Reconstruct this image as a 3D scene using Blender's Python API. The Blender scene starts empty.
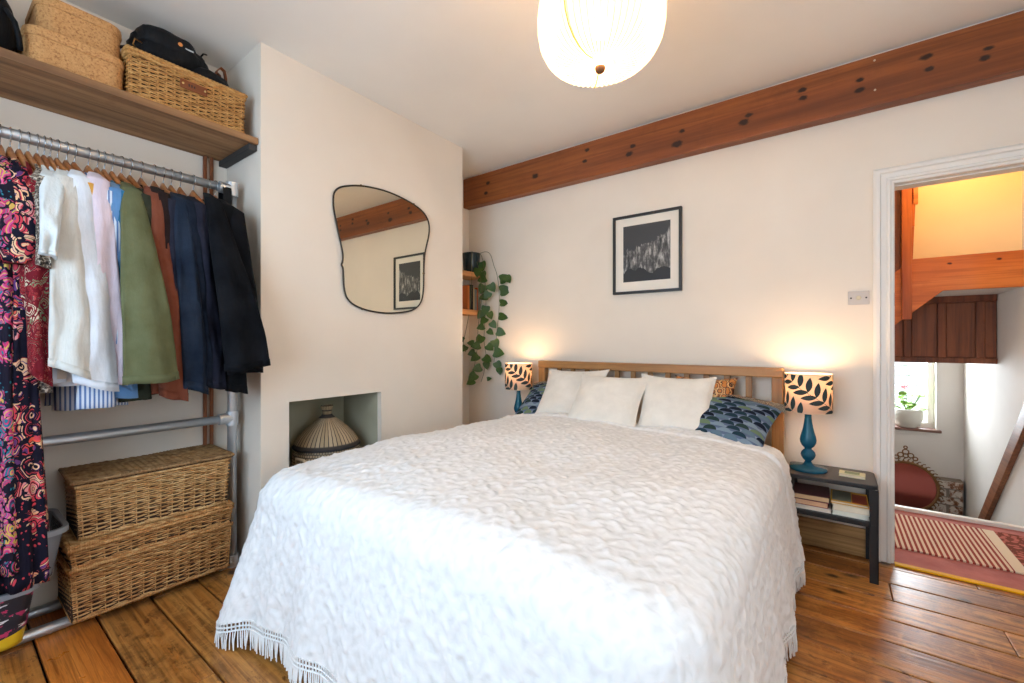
import bpy, bmesh, math, random
from mathutils import Vector, Matrix, noise, Euler
PI = math.pi
random.seed(7)
SC = bpy.context.scene
COL = SC.collection

# ---------------------------------------------------------------- camera
CAM_H = 1.15
FOC = 431.6                       # focal length in pixels of a 1024 wide frame
YAW = math.radians(36.5)
cam_d = bpy.data.cameras.new('camera')
cam_d.sensor_width = 36.0
cam_d.lens = FOC / 1024 * 36.0
cam_d.clip_start = 0.02
cam = bpy.data.objects.new('camera', cam_d)
COL.objects.link(cam)
cam.location = (0, 0, CAM_H)
cam.rotation_euler = (PI / 2, 0, YAW)
SC.camera = cam

# ---------------------------------------------------------------- world, daylight, exposure
SC.view_settings.view_transform = 'Standard'
SC.view_settings.look = 'None'
SC.view_settings.gamma = 1.0
SC.view_settings.exposure = 0.32
SC.view_settings.use_curve_mapping = False
world = bpy.data.worlds.new('overcast_sky')
SC.world = world
world.use_nodes = True
wb = world.node_tree.nodes['Background']
wb.inputs[0].default_value = (0.82, 0.91, 1.0, 1)
wb.inputs[1].default_value = 3.0

def area(name, loc, rot, sx, sy, power, color):
    l = bpy.data.lights.new(name, 'AREA')
    l.shape = 'RECTANGLE'; l.size = sx; l.size_y = sy
    l.energy = power; l.color = color
    o = bpy.data.objects.new(name, l); COL.objects.link(o)
    o.location = loc; o.rotation_euler = rot
    return o
# daylight coming in at the window behind the camera, and at the stairwell window
area('daylight_front_window', (-0.95, -1.16, 1.5), (PI/2, 0, 0), 2.0, 1.5, 43, (0.42, 0.70, 1.0))
area('side_window_fill', (1.66, 0.6, 1.5), (PI/2, 0, PI/2), 1.2, 1.4, 8, (0.8, 0.9, 1.0))  # added fill at an unseen side window
area('daylight_stair_window', (0.45, 5.78, 0.85), (-PI/2, 0, 0), 0.7, 0.9, 46, (0.85, 0.93, 1.0))

# ---------------------------------------------------------------- helpers
def lin(c):
    def f(x):
        x /= 255.0
        return x / 12.92 if x <= 0.04045 else ((x + 0.055) / 1.055) ** 2.4
    return (f(c[0]), f(c[1]), f(c[2]), 1.0)

S36, C36 = math.sin(YAW), math.cos(YAW)
def ray(u):
    t = (u - 512) / FOC
    return (-S36 + t * C36, C36 + t * S36)
def onX(u, v, X):                 # a point of the plane x = X
    dx, dy = ray(u); s = X / dx
    return (X, dy * s, CAM_H + (341.5 - v) * s / FOC)
def onY(u, v, Y):                 # a point of the plane y = Y
    dx, dy = ray(u); s = Y / dy
    return (dx * s, Y, CAM_H + (341.5 - v) * s / FOC)

class MB:
    """collects faces for ONE mesh"""
    def __init__(self):
        self.v = []; self.f = []; self.uv = []; self.hasuv = False
    def add(self, vs, fs, uvs=None):
        b = len(self.v)
        self.v.extend([tuple(p) for p in vs])
        for i, f in enumerate(fs):
            self.f.append([b + k for k in f])
            if uvs is not None:
                self.hasuv = True
                self.uv.append(uvs[i])
            else:
                self.uv.append([(0, 0)] * len(f))
        return self
    def box(self, x0, x1, y0, y1, z0, z1, M=None):
        p = [(x0,y0,z0),(x1,y0,z0),(x1,y1,z0),(x0,y1,z0),(x0,y0,z1),(x1,y0,z1),(x1,y1,z1),(x0,y1,z1)]
        if M is not None: p = [M @ Vector(q) for q in p]
        return self.add(p, [(0,3,2,1),(4,5,6,7),(0,1,5,4),(1,2,6,5),(2,3,7,6),(3,0,4,7)])
    def loft(self, rings, cap=True, closed=True, uv=False, vv=None):
        n = len(rings[0]); vs = []; fs = []; us = []
        if vv is None: vv = [j/(len(rings)-1) for j in range(len(rings))]
        for r in rings: vs.extend(r)
        m = len(rings)
        for j in range(m - 1):
            for i in range(n if closed else n - 1):
                k = (i + 1) % n
                fs.append((j*n+i, j*n+k, (j+1)*n+k, (j+1)*n+i))
                us.append([(i/n, vv[j]), ((i+1)/n, vv[j]), ((i+1)/n, vv[j+1]), (i/n, vv[j+1])])
        if cap:
            fs.append(tuple(reversed(range(n)))); us.append([(0, 0)] * n)
            fs.append(tuple((m-1)*n + i for i in range(n))); us.append([(0, 1)] * n)
        return self.add(vs, fs, us if uv else None)
    def lathe(self, prof, n=32, c=(0, 0, 0), cap=True, uv=False, rfun=None):
        rings = []
        for (r, z) in prof:
            rings.append([(c[0] + (rfun(r, z, i) if rfun else r) * math.cos(2*PI*i/n),
                           c[1] + (rfun(r, z, i) if rfun else r) * math.sin(2*PI*i/n), c[2] + z) for i in range(n)])
        L = [0.0]
        for a, b in zip(prof[:-1], prof[1:]): L.append(L[-1] + math.hypot(b[0]-a[0], b[1]-a[1]))
        return self.loft(rings, cap, True, uv, [q/max(1e-9, L[-1]) for q in L])
    def tube(self, path, r, n=8, cap=True, closed=False):
        P = [Vector(p) for p in path]; m = len(P)
        rings = []; up = None
        for i, p in enumerate(P):
            if closed: t = P[(i+1) % m] - P[i-1]
            else: t = P[min(i+1, m-1)] - P[max(i-1, 0)]
            t.normalize()
            if up is None:
                up = Vector((0, 0, 1)) if abs(t.z) < 0.9 else Vector((1, 0, 0))
            a = t.cross(up)
            if a.length < 1e-6: a = t.cross(Vector((0, 1, 0)))
            a.normalize(); b = a.cross(t); up = b
            rr = r(i / max(1, m-1)) if callable(r) else r
            rings.append([p + (a * math.cos(2*PI*k/n) + b * math.sin(2*PI*k/n)) * rr for k in range(n)])
        if closed: rings.append(rings[0])
        return self.loft(rings, cap and not closed)
    def cyl(self, a, b, r, n=16): return self.tube([a, b], r, n)
    def prism(self, pts, d):       # closed outline (3-d points) pushed along d
        n = len(pts); d = Vector(d); vs = [Vector(p) for p in pts]; vs += [p + d for p in vs]
        fs = [tuple(reversed(range(n))), tuple(range(n, 2*n))]
        for i in range(n):
            k = (i+1) % n; fs.append((i, k, n+k, n+i))
        return self.add(vs, fs)
    def grid(self, fn, nu, nv, uv=True):
        vs = [fn(i/nu, j/nv) for j in range(nv+1) for i in range(nu+1)]
        fs = []; us = []
        for j in range(nv):
            for i in range(nu):
                a = j*(nu+1)+i
                fs.append((a, a+1, a+nu+2, a+nu+1))
                us.append([(i/nu, j/nv), ((i+1)/nu, j/nv), ((i+1)/nu, (j+1)/nv), (i/nu, (j+1)/nv)])
        return self.add(vs, fs, us if uv else None)
    def mesh(self, name, mat, smooth=False):
        me = bpy.data.meshes.new(name)
        me.from_pydata(self.v, [], self.f)
        if self.hasuv:
            l = me.uv_layers.new(name='UVMap')
            flat = [c for f in self.uv for q in f for c in q]
            l.data.foreach_set('uv', flat)
        if mat is not None: me.materials.append(mat)
        bm = bmesh.new(); bm.from_mesh(me)
        bmesh.ops.recalc_face_normals(bm, faces=bm.faces)
        bm.to_mesh(me); bm.free()
        if smooth: me.polygons.foreach_set('use_smooth', [True] * len(me.polygons))
        me.update()
        return me
    def build(self, name, mat, parent=None, smooth=False, bevel=0, seg=2, loc=None):
        o = bpy.data.objects.new(name, self.mesh(name, mat, smooth))
        COL.objects.link(o)
        if parent is not None: o.parent = parent
        if loc is not None: o.location = loc
        if bevel:
            m = o.modifiers.new('bevel', 'BEVEL'); m.width = bevel; m.segments = seg
            m.limit_method = 'ANGLE'; m.angle_limit = math.radians(40)
        return o

def tag(o, label, cat, group=None):
    o['label'] = label; o['category'] = cat
    if group: o['group'] = group
    return o
def thing(name, label, cat, loc=(0, 0, 0), rotz=0, group=None):
    o = bpy.data.objects.new(name, None); COL.objects.link(o)
    o.empty_display_size = 0.05
    o.location = loc; o.rotation_euler = (0, 0, rotz)
    return tag(o, label, cat, group)
def struct(o, label=None, cat=None):
    o['kind'] = 'structure'
    if label: o['label'] = label
    if cat: o['category'] = cat
    return o
def link_copy(o, parent=None, loc=None, rot=None, scale=None):
    c = o.copy(); COL.objects.link(c); c.parent = parent
    if loc is not None: c.location = loc
    if rot is not None: c.rotation_euler = rot
    if scale is not None: c.scale = scale
    return c
def copy_tree(o, parent=None):
    c = o.copy(); COL.objects.link(c); c.parent = parent
    for ch in list(o.children): copy_tree(ch, c)
    return c
def rbox(w, d, r, n=5):            # rounded rectangle outline, centred
    pts = []
    for cx, cy, a0 in ((w/2-r, d/2-r, 0), (-w/2+r, d/2-r, 90), (-w/2+r, -d/2+r, 180), (w/2-r, -d/2+r, 270)):
        for k in range(n+1):
            a = math.radians(a0 + 90*k/n)
            pts.append((cx + r*math.cos(a), cy + r*math.sin(a)))
    return pts

# ---------------------------------------------------------------- materials
class NT:
    def __init__(self, name, color=(200, 200, 200), rough=0.6, metallic=0.0, spec=0.5):
        self.m = bpy.data.materials.new(name); self.m.use_nodes = True
        self.t = self.m.node_tree; self.b = self.t.nodes['Principled BSDF']
        self.out = self.t.nodes['Material Output']
        self.b.inputs['Base Color'].default_value = lin(color)
        self.b.inputs['Roughness'].default_value = rough
        self.b.inputs['Metallic'].default_value = metallic
        self.b.inputs['Specular IOR Level'].default_value = spec
    def n(self, ty, ins=None, **kw):
        x = self.t.nodes.new(ty)
        for k, v in kw.items(): setattr(x, k, v)
        for k, v in (ins or {}).items():
            s = x.inputs[k]
            if hasattr(v, 'links') or isinstance(v, bpy.types.NodeSocket): self.t.links.new(v, s)
            else: s.default_value = v
        return x
    def co(self, kind='Object', scale=(1, 1, 1), rand=False, rot=(0, 0, 0)):
        c = self.n('ShaderNodeTexCoord').outputs[kind]
        if rand:
            oi = self.n('ShaderNodeObjectInfo').outputs['Random']
            w = self.n('ShaderNodeVectorMath', {0: (37.0, 91.0, 53.0), 3: 1.0}, operation='SCALE')
            self.t.links.new(oi, w.inputs[3])
            c = self.n('ShaderNodeVectorMath', {0: c, 1: w.outputs[0]}, operation='ADD').outputs[0]
        return self.n('ShaderNodeMapping', {0: c, 'Scale': scale, 'Rotation': rot}).outputs[0]
    def noise(self, co, scale, detail=4, rough=0.55, dist=0.0):
        return self.n('ShaderNodeTexNoise', {'Vector': co, 'Scale': scale, 'Detail': detail, 'Roughness': rough, 'Distortion': dist}).outputs
    def vor(self, co, scale, feature='F1', rnd=1.0):
        return self.n('ShaderNodeTexVoronoi', {'Vector': co, 'Scale': scale, 'Randomness': rnd}, feature=feature).outputs
    def ramp(self, fac, stops, interp='LINEAR'):
        r = self.n('ShaderNodeValToRGB', {0: fac}); r.color_ramp.interpolation = interp
        e = r.color_ramp.elements
        while len(e) < len(stops): e.new(0.5)
        for k, (p, c) in enumerate(stops):
            e[k].position = p; e[k].color = lin(c) if len(c) == 3 else c
        return r.outputs[0]
    def mix(self, fac, a, b, mode='MIX'):
        x = self.n('ShaderNodeMix', data_type='RGBA', blend_type=mode)
        for k, v in ((0, fac), (6, a), (7, b)):
            if isinstance(v, bpy.types.NodeSocket): self.t.links.new(v, x.inputs[k])
            else: x.inputs[k].default_value = (lin(v) if isinstance(v, tuple) and len(v) == 3 else v)
        return x.outputs[2]
    def math(self, op, a, b=0.0, c=0.0):
        return self.n('ShaderNodeMath', {0: a, 1: b, 2: c}, operation=op).outputs[0]
    def col(self, s): self.t.links.new(s, self.b.inputs['Base Color'])
    def rgh(self, s): self.t.links.new(s, self.b.inputs['Roughness'])
    def bump(self, h, strength=0.3, dist=0.01, prev=None):
        x = self.n('ShaderNodeBump', {'Strength': strength, 'Distance': dist, 'Height': h})
        if prev is not None: self.t.links.new(prev, x.inputs['Normal'])
        self.t.links.new(x.outputs[0], self.b.inputs['Normal'])
        return x.outputs[0]

def m_paint(name, color, rough=0.75, var=6, bump=0.12):
    k = NT(name, color, rough, spec=0.25); co = k.co()
    n = k.noise(co, 1.6, 3)
    lo = tuple(max(0, c - var) for c in color); hi = tuple(min(255, c + var) for c in color)
    k.col(k.ramp(n[0], [(0.3, lo), (0.7, hi)]))
    n2 = k.noise(co, 9, 5)
    k.bump(n2[0], bump, 0.01)
    return k.m
def m_plain(name, color, rough=0.5, metallic=0.0, spec=0.5):
    return NT(name, color, rough, metallic, spec).m
def m_wood(name, c1, c2, dark, axis=0, scale=1.0, rough=0.4, rand=True, grain=26, knots=None, kcol=(45, 20, 8), bump=0.12, stain=0.5, ring=0.4, blotch=0):
    k = NT(name, c1, rough)
    st = [1.0, 1.0, 1.0]; st[axis] = 0.07
    co = k.co('Object', tuple(s * scale for s in st), rand)
    big = k.noise(co, 5, 4, 0.6, 0.8)
    fine = k.noise(co, grain * 3, 3, 0.6, 0.3)
    base = k.ramp(big[0], [(0.25, dark), (0.45, c1), (0.62, c2), (0.8, c1)])
    sg = [1.0, 1.0, 1.0]; sg[axis] = 0.035
    wv = [None, k.noise(k.co('Object', tuple(s * scale for s in sg), rand), grain * 2.2, 5, 0.65, ring)[0]]
    g = k.ramp(wv[1], [(0.36, (0.7, 0.7, 0.7, 1)), (0.56, (0, 0, 0, 1))])
    c = k.mix(g, base, dark)
    co2 = k.co('Object', (1, 1, 1), rand)
    sp = k.noise(co2, 7, 6, 0.7)
    c = k.mix(k.ramp(sp[0], [(0.55, (0, 0, 0, 1)), (0.72, (stain, stain, stain, 1))]), c, dark)
    if blotch:
        b1 = k.noise(co2, 11, 6, 0.75, 0.6)
        c = k.mix(k.ramp(b1[0], [(0.50, (0, 0, 0, 1)), (0.66, (blotch, blotch, blotch, 1))]), c, c2)
        b2 = k.noise(k.co('Object', (.5, 1, 1), rand), 23, 5, 0.8)
        c = k.mix(k.ramp(b2[0], [(0.57, (0, 0, 0, 1)), (0.66, (.85, .85, .85, 1))]), c, dark)
        kv = k.vor(k.co('Object', (.55, 1, 1), rand), 5.2)[0]
        c = k.mix(k.ramp(k.math('ADD', kv, k.math('MULTIPLY', k.math('SUBTRACT', b1[0], .5), .12)), [(0.05, (1, 1, 1, 1)), (0.12, (0, 0, 0, 1))]), c, (46, 22, 8))
    if knots:
        cc = k.co('Object')
        acc = None
        for (p, r) in knots:
            sv = k.n('ShaderNodeVectorMath', {0: cc, 1: p}, operation='SUBTRACT').outputs[0]
            sv = k.n('ShaderNodeVectorMath', {0: sv, 1: (0.75/r, 0.0 if axis == 0 else 1.0/r, 1.2/r)}, operation='MULTIPLY').outputs[0]
            d = k.n('ShaderNodeVectorMath', {0: sv}, operation='LENGTH').outputs['Value']
            acc = d if acc is None else k.math('MINIMUM', acc, d)
        nn = k.noise(cc, 40, 2)
        acc = k.math('ADD', acc, k.math('MULTIPLY', k.math('SUBTRACT', nn[0], 0.5), 0.9))
        c = k.mix(k.ramp(acc, [(0.55, (1, 1, 1, 1)), (1.0, (0, 0, 0, 1))]), c, kcol)
    k.col(c)
    k.rgh(k.math('ADD', rough - 0.08, k.math('MULTIPLY', sp[0], 0.2)))
    k.bump(k.math('ADD', fine[0], wv[1]), bump, 0.004)
    return k.m
def m_fabric(name, color, var=10, rough=0.92, scale=260, bump=0.25, crease=0.5):
    k = NT(name, color, rough, spec=0.15); co = k.co('Object', (1, 1, 1), True)
    n = k.noise(co, 8, 5, 0.6)
    lo = tuple(max(0, c - var) for c in color); hi = tuple(min(255, c + var) for c in color)
    k.col(k.ramp(n[0], [(0.3, lo), (0.7, hi)]))
    w = k.noise(co, scale, 2)
    b1 = k.bump(w[0], bump, 0.002)
    k.bump(k.noise(k.co('Object', (9, 9, 2.4), True), 1.3, 4)[0], crease, 0.02, b1)
    k.b.inputs['Sheen Weight'].default_value = 0.15 if sum(color) > 300 else 0.01
    return k.m
# ================================================================ SETTING
M = {}
M['wall'] = m_paint('wall_paint', (231, 219, 204), 0.8, 4)
M['ceil'] = m_paint('ceiling_paint', (238, 231, 222), 0.85, 3, 0.06)
M['gloss_white'] = m_paint('white_gloss_paint', (232, 226, 218), 0.4, 4, 0.05)
M['plaster'] = m_paint('old_grey_green_plaster', (182, 176, 152), 0.9, 22, 0.5)
M['black'] = m_plain('black_powder_coat', (28, 30, 33), 0.45)
M['steel'] = NT('galvanised_steel', (204, 208, 212), 0.4, .8).m
M['stair_white'] = m_paint('stairwell_paint', (226, 222, 216), 0.8)
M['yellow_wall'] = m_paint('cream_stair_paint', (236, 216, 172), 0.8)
M['glass'] = NT('window_glass', (255, 255, 255), 0.02).m
def _glass(m):
    t = m.node_tree; o = t.nodes['Material Output']
    a = t.nodes.new('ShaderNodeBsdfTransparent'); b = t.nodes.new('ShaderNodeBsdfGlossy'); b.inputs['Roughness'].default_value = 0.02
    x = t.nodes.new('ShaderNodeMixShader'); x.inputs[0].default_value = 0.05
    t.links.new(a.outputs[0], x.inputs[1]); t.links.new(b.outputs[0], x.inputs[2]); t.links.new(x.outputs[0], o.inputs[0])
_glass(M['glass'])

XL, XC, YB, YF, XR, ZC = -2.70, -2.29, 2.98, -1.0, 1.5, 2.645
# floor: dark void boards below, planks on top
floor = struct(MB().box(XL-.1, XR+.1, YF-.1, YB+.06, -.08, -.022).build('floor', m_plain('dark_underfloor', (22, 14, 8), 0.9)))
M['plank'] = m_wood('aged_pine_boards', (180, 112, 46), (206, 144, 74), (92, 46, 14), 0, 1.0, 0.36, True, 22, stain=0.75, bump=0.2, blotch=.65)
M['plank2'] = m_wood('orange_pine_board', (198, 116, 46), (216, 138, 62), (134, 64, 18), 0, 1.6, 0.28, True, 16, stain=0.3, bump=0.1, ring=2.5)
M['plank3'] = m_wood('worn_brown_boards', (166, 102, 42), (196, 134, 68), (82, 42, 14), 0, 1.0, 0.34, True, 20, stain=0.85, bump=0.25, blotch=.6)
def plank(x0, x1, y0, y1, mat):
    g = 0.0038
    dz = random.uniform(-.0012, .0008)
    w = (x1 - x0) / 2 - .0012; d = (y1 - y0) / 2 - g
    b = MB(); b.box(-w, w, -d, d, -.0215, 0)
    b.build('plank', mat, floor, bevel=0.0035, loc=((x0+x1)/2, (y0+y1)/2, dz))
rows = [(.24 + .1772*k) for k in range(-7, 17)]
for k in range(len(rows) - 1):
    y0, y1 = max(rows[k], YF), min(rows[k+1], YB)
    if y1 - y0 < .02: continue
    if abs(y0 - .24) < .01: cuts = [XL, -1.1, .35, XR]
    elif k % 3 == 0: cuts = [XL, -2.44, -.3, XR]
    elif k % 3 == 1: cuts = [XL, -1.2, .55, XR]
    else: cuts = [XL, -1.72, .22, XR]
    if 0.5 < y0 < 2.3 and k % 3 != 0: cuts = [XL, -.95 + .2*(k % 2), XR]
    for a, b_ in zip(cuts[:-1], cuts[1:]):
        mt = M['plank2'] if (abs(y0 - .24) < .01 and a < -2) else (M['plank'] if random.random() < .6 else M['plank3'])
        plank(a, b_, y0, y1, mt)

ceil = struct(MB().box(XL-.1, XR+.1, YF-.1, YB, ZC, ZC+.08).build('ceiling', M['ceil']))
# walls
wl = struct(MB().box(XL-.1, XL, YF, YB+.12, 0, ZC).build('wall_left', M['wall']))
b = MB(); b.box(XL, .238, YB, YB+.12, 0, ZC); b.box(1.044, XR+.1, YB, YB+.12, 0, ZC); b.box(.238, 1.044, YB, YB+.12, 1.992, ZC)
wk = struct(b.build('wall_back', M['wall']))
b = MB(); b.box(XL-.1, -1.95, YF-.1, YF, 0, ZC); b.box(.05, XR+.1, YF-.1, YF, 0, ZC); b.box(-1.95, .05, YF-.1, YF, 0, .75); b.box(-1.95, .05, YF-.1, YF, 2.25, ZC)
struct(b.build('wall_front', M['wall']))
b = MB(); b.box(XR, XR+.1, YF, 0, 0, ZC); b.box(XR, XR+.1, 1.2, YB, 0, ZC); b.box(XR, XR+.1, 0, 1.2, 0, .8); b.box(XR, XR+.1, 0, 1.2, 2.2, ZC)
struct(b.build('wall_right', M['wall']))
b = MB(); b.box(XL, -1.9, -.75, -.62, 0, ZC)
struct(b.build('wall_alcove', M['wall']))
# chimney breast round the fireplace opening
y0, y1, f0, f1, fz = .986, 2.452, 1.126, 1.702, .832
b = MB(); b.box(XL, XC, y0, f0, 0, ZC); b.box(XL, XC, f1, y1, 0, ZC); b.box(XL, XC, f0, f1, fz, ZC)
cb = struct(b.build('chimney_breast', M['wall']))
b = MB(); e = .004
b.box(XL+e, XC-.035, f0, f0+e, 0, fz); b.box(XL+e, XC-.035, f1-e, f1, 0, fz); b.box(XL+e, XC-.035, f0, f1, fz-e, fz); b.box(XL, XL+e, f0, f1, 0, fz)
b.build('opening_lining', M['plaster'], cb)

def window(name, label, w, h, M4, bars=(1, 1)):
    o = bpy.data.objects.new(name, None); COL.objects.link(o); o.matrix_world = M4
    struct(o)
    t = .05
    fr = MB(); fr.box(-w/2, w/2, -.04, .04, 0, t); fr.box(-w/2, w/2, -.04, .04, h-t, h); fr.box(-w/2, -w/2+t, -.04, .04, t, h-t); fr.box(w/2-t, w/2, -.04, .04, t, h-t)
    fr.build('window_frame', M['gloss_white'], o, bevel=.004)
    nx, nz = bars
    for i in range(1, nx):
        x = -w/2 + w*i/nx; MB().box(x-.018, x+.018, -.03, .03, t, h-t).build('glazing_bar', M['gloss_white'], o)
    for i in range(1, nz):
        z = h*i/nz; MB().box(-w/2+t, w/2-t, -.03, .03, z-.018, z+.018).build('glazing_bar', M['gloss_white'], o)
    MB().box(-w/2+t, w/2-t, -.004, .004, t, h-t).build('pane', M['glass'], o)
    return o
wn1 = window('window_1', '', 2.0, 1.5, Matrix.Translation((-.95, YF-.05, .75)), (2, 2))
MB().box(-1.05, 1.05, -.0, .14, -.04, 0).build('window_sill', M['gloss_white'], wn1, bevel=.008)
wn2 = window('window_unseen_side', '', 1.2, 1.4, Matrix.Translation((XR+.05, .6, .8)) @ Matrix.Rotation(PI/2, 4, 'Z'), (1, 2))  # unseen window, added with the side fill light
MB().box(-.65, .65, 0, .14, -.04, 0).build('window_sill', M['gloss_white'], wn2, bevel=.008)

# big stained beam along the back wall under the ceiling
kn = []
for (u, v, r) in ((488,183,.03),(486,193,.03),(535,176,.038),(587,150,.026),(585,161,.026),(633,146,.026),(629,154,.034),(682,131,.026),(677,144,.044),
                  (749,115,.026),(744,122,.038),(802,90,.028),(803,98,.026),(860,80,.022),(860,90,.028),(926,57,.03),(929,69,.024),(989,48,.022),(985,58,.026)):
    p = onY(u, v, 2.9); kn.append(((p[0], 0, p[2]), r*.72))
M['beam'] = m_wood('stained_pine_beam', (140, 76, 34), (156, 90, 42), (100, 48, 20), 0, 0.8, 0.45, False, 16, kn, (40, 16, 6), 0.08, 0.35)
beam = MB().box(XL, XR, 2.90, YB, 2.365, 2.628).build('beam_back', M['beam'], bevel=.006)
struct(beam)
nm_ = m_plain('pale_nail_heads', (190, 175, 150), .5)
for (u, v) in ((874.5, 60.5), (875, 90)):
    p = onY(u, v, 2.9); MB().cyl((p[0], 2.9005, p[2]), (p[0], 2.897, p[2]), .005, 10).build('nail_head', nm_, beam)
struct(MB().box(XL, XR, 2.93, YB, 2.628, ZC).build('trim_2', M['gloss_white']))

# door lining and moulded architrave
ar = bpy.data.objects.new('door_1', None); COL.objects.link(ar); struct(ar)
b = MB(); b.box(.238, .262, YB-.004, YB+.124, 0, 1.992); b.box(1.02, 1.044, YB-.004, YB+.124, 0, 1.992); b.box(.262, 1.02, YB-.004, YB+.124, 1.97, 1.992)
b.build('door_lining', M['gloss_white'], ar)
b = MB(); b.box(.262, .268, YB+.045, YB+.124, 0, 1.964); b.box(1.014, 1.02, YB+.045, YB+.124, 0, 1.964); b.box(.262, 1.02, YB+.045, YB+.124, 1.964, 1.97)
b.build('door_stop', M['gloss_white'], ar)
prof = [(0, 0), (0, .018), (.012, .026), (.026, .026), (.031, .016), (.052, .012), (.058, .018), (.068, .018), (.072, .01), (.080, .008), (.080, 0)]  # out from opening edge, depth
def arch(path):
    rings = []
    for (p, o) in path: rings.append([(p[0] + o[0]*(.080-a), YB - d, p[1] + o[1]*(.080-a)) for a, d in prof])
    return MB().loft(rings, True, True)
arch([((.258, 0), (-1, 0)), ((.258, 1.974), (-1, 1))]).build('architrave', M['gloss_white'], ar)
arch([((.258, 1.974), (-1, 1)), ((1.024, 1.974), (1, 1))]).build('architrave', M['gloss_white'], ar)
arch([((1.024, 1.974), (1, 1)), ((1.024, 0), (1, 0))]).build('architrave', M['gloss_white'], ar)
p = onY(888, 300, YB+.02)
MB().box(.261, .2635, YB+.004, YB+.034, p[2]-.035, p[2]+.035).build('strike_plate', m_plain('dull_strike_plate', (96, 92, 86), .4, .8), ar)
# skirting left of the door: bare wood
M['bare'] = m_wood('bare_pine_skirting', (172, 128, 76), (190, 148, 94), (120, 80, 42), 0, 1, .6, True, 20, stain=.4)
struct(MB().box(XL, .176, YB-.02, YB, 0, .15).build('baseboard_back', M['bare'], bevel=.004))
struct(MB().box(XC, XC+.018, f1+.03, y1, 0, .14).build('baseboard_chimney', M['gloss_white'], bevel=.004))
struct(MB().box(.262, 1.02, YB-.03, YB+.004, -.0005, .008).build('trim_1', m_plain('yellow_threshold_strip', (236, 176, 20), .7, 0, .2), bevel=.002))

# ---------------------------------------------------------------- landing and stairwell beyond the door
SX, SY = .95, 5.5
YL = 3.94
M['pink_carpet'] = m_fabric('pink_carpet', (176, 96, 84), 14, .95, 160, .5, .2)
struct(MB().box(-.6, SX, YB+.0, YL, -.2, -.001).build('floor_landing', M['pink_carpet']))
struct(MB().box(-.6, SX, YL, YL+.045, -.3, .022).build('trim_3', M['gloss_white'], bevel=.006))
b = MB(); b.box(SX, SX+.1, YB+.12, SY+.1, -2.4, 3.0)
struct(b.build('wall_stair_right', M['stair_white']))
wx0, wx1, wz0, wz1 = .16, .775, .335, 1.25
b = MB(); b.box(-.6, wx0, SY, SY+.2, -2.4, 3); b.box(wx1, SX, SY, SY+.2, -2.4, 3); b.box(wx0, wx1, SY, SY+.2, -2.4, wz0); b.box(wx0, wx1, SY, SY+.2, wz1, 3)
struct(b.build('wall_stair_far', M['stair_white']))
struct(MB().box(-.7, -.6, YB+.12, SY+.1, -2.4, 3).build('wall_stair_left', M['stair_white']))
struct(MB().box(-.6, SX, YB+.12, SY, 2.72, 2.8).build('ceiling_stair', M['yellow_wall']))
struct(MB().box(-.6, SX, YL+.045, SY, -2.45, -2.4).build('floor_stair', m_plain('dark_stair_floor', (90, 70, 55), .7)))
struct(MB().box(-.6, SX, YL-.1, YL, -2.4, -.2).build('wall_stair_near', M['stair_white']))
# warm wall of the upper flight and its soffit
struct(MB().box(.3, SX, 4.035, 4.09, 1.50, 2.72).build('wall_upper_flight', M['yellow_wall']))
struct(MB().box(-.6, SX, 4.001, 4.62, 1.487, 1.4995).build('ceiling_soffit', M['stair_white']))
wn3 = window('window_3', '', wx1-wx0, wz1-wz0, Matrix.Translation(((wx0+wx1)/2, SY+.13, wz0)))
MB().box(-(wx1-wx0)/2-.03, (wx1-wx0)/2+.03, -.17, -.04, -.02, .004).build('window_sill', m_plain('brown_sill_edge', (120, 84, 72), .5), wn3, bevel=.004)
# stairs down
b0 = None
M['tread'] = m_wood('stair_tread_wood', (120, 72, 38), (140, 88, 48), (80, 44, 20), 0, 1, .5)
st = bpy.data.objects.new('staircase', None); COL.objects.link(st); struct(st)
for k in range(5):
    MB().box(.1, SX-.03, YL+.05+.21*k, YL+.05+.21*(k+1)+.02, -.2*(k+1)-.03, -.2*(k+1)).build('tread', M['tread'], st)
# stringer of the upper flight with its kinked lower edge
M['orange_wood'] = m_wood('varnished_orange_pine', (206, 116, 46), (222, 138, 64), (166, 82, 26), 0, 1, .32, True, 14, [((.62, 0, 1.66), .012), ((.84, 0, 1.665), .010)], (70, 26, 8), .08, .25)
M['orange_post'] = m_wood('varnished_orange_post', (196, 106, 42), (212, 124, 56), (150, 72, 24), 2, 1, .32, True, 14, None, stain=.2)
M['brown_panel'] = m_wood('dark_stained_panel', (128, 68, 36), (148, 84, 46), (84, 42, 20), 2, 1, .42, True, 14, stain=.5)
us = bpy.data.objects.new('upper_staircase', None); COL.objects.link(us); struct(us)
MB().prism([(.10, 3.965, 1.03), (.592, 3.965, 1.485), (.944, 3.965, 1.485), (.944, 3.965, 1.709), (.445, 3.965, 1.709), (.10, 3.965, 1.40)], (0, .035, 0)).build('stringer', M['orange_wood'], us, bevel=.003)
MB().box(.385, .437, 3.945, 4.0, 1.30, 2.7).build('newel_post', M['orange_post'], us, bevel=.004)
MB().box(.25, .383, 3.985, 4.03, 1.05, 2.7).build('side_board', M['brown_panel'], us)
MB().prism([(.437, 4.0, 1.70), (.447, 4.0, 1.70), (.478, 4.0, 2.6), (.437, 4.0, 2.6)], (0, .03, 0)).build('raked_board', M['orange_post'], us)
MB().box(.437, .452, 3.965, 3.99, 1.93, 2.08).build('baluster_block', M['orange_post'], us)
MB().box(.447, .470, 3.965, 3.99, 2.08, 2.30).build('baluster_block', M['orange_wood'], us)
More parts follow.
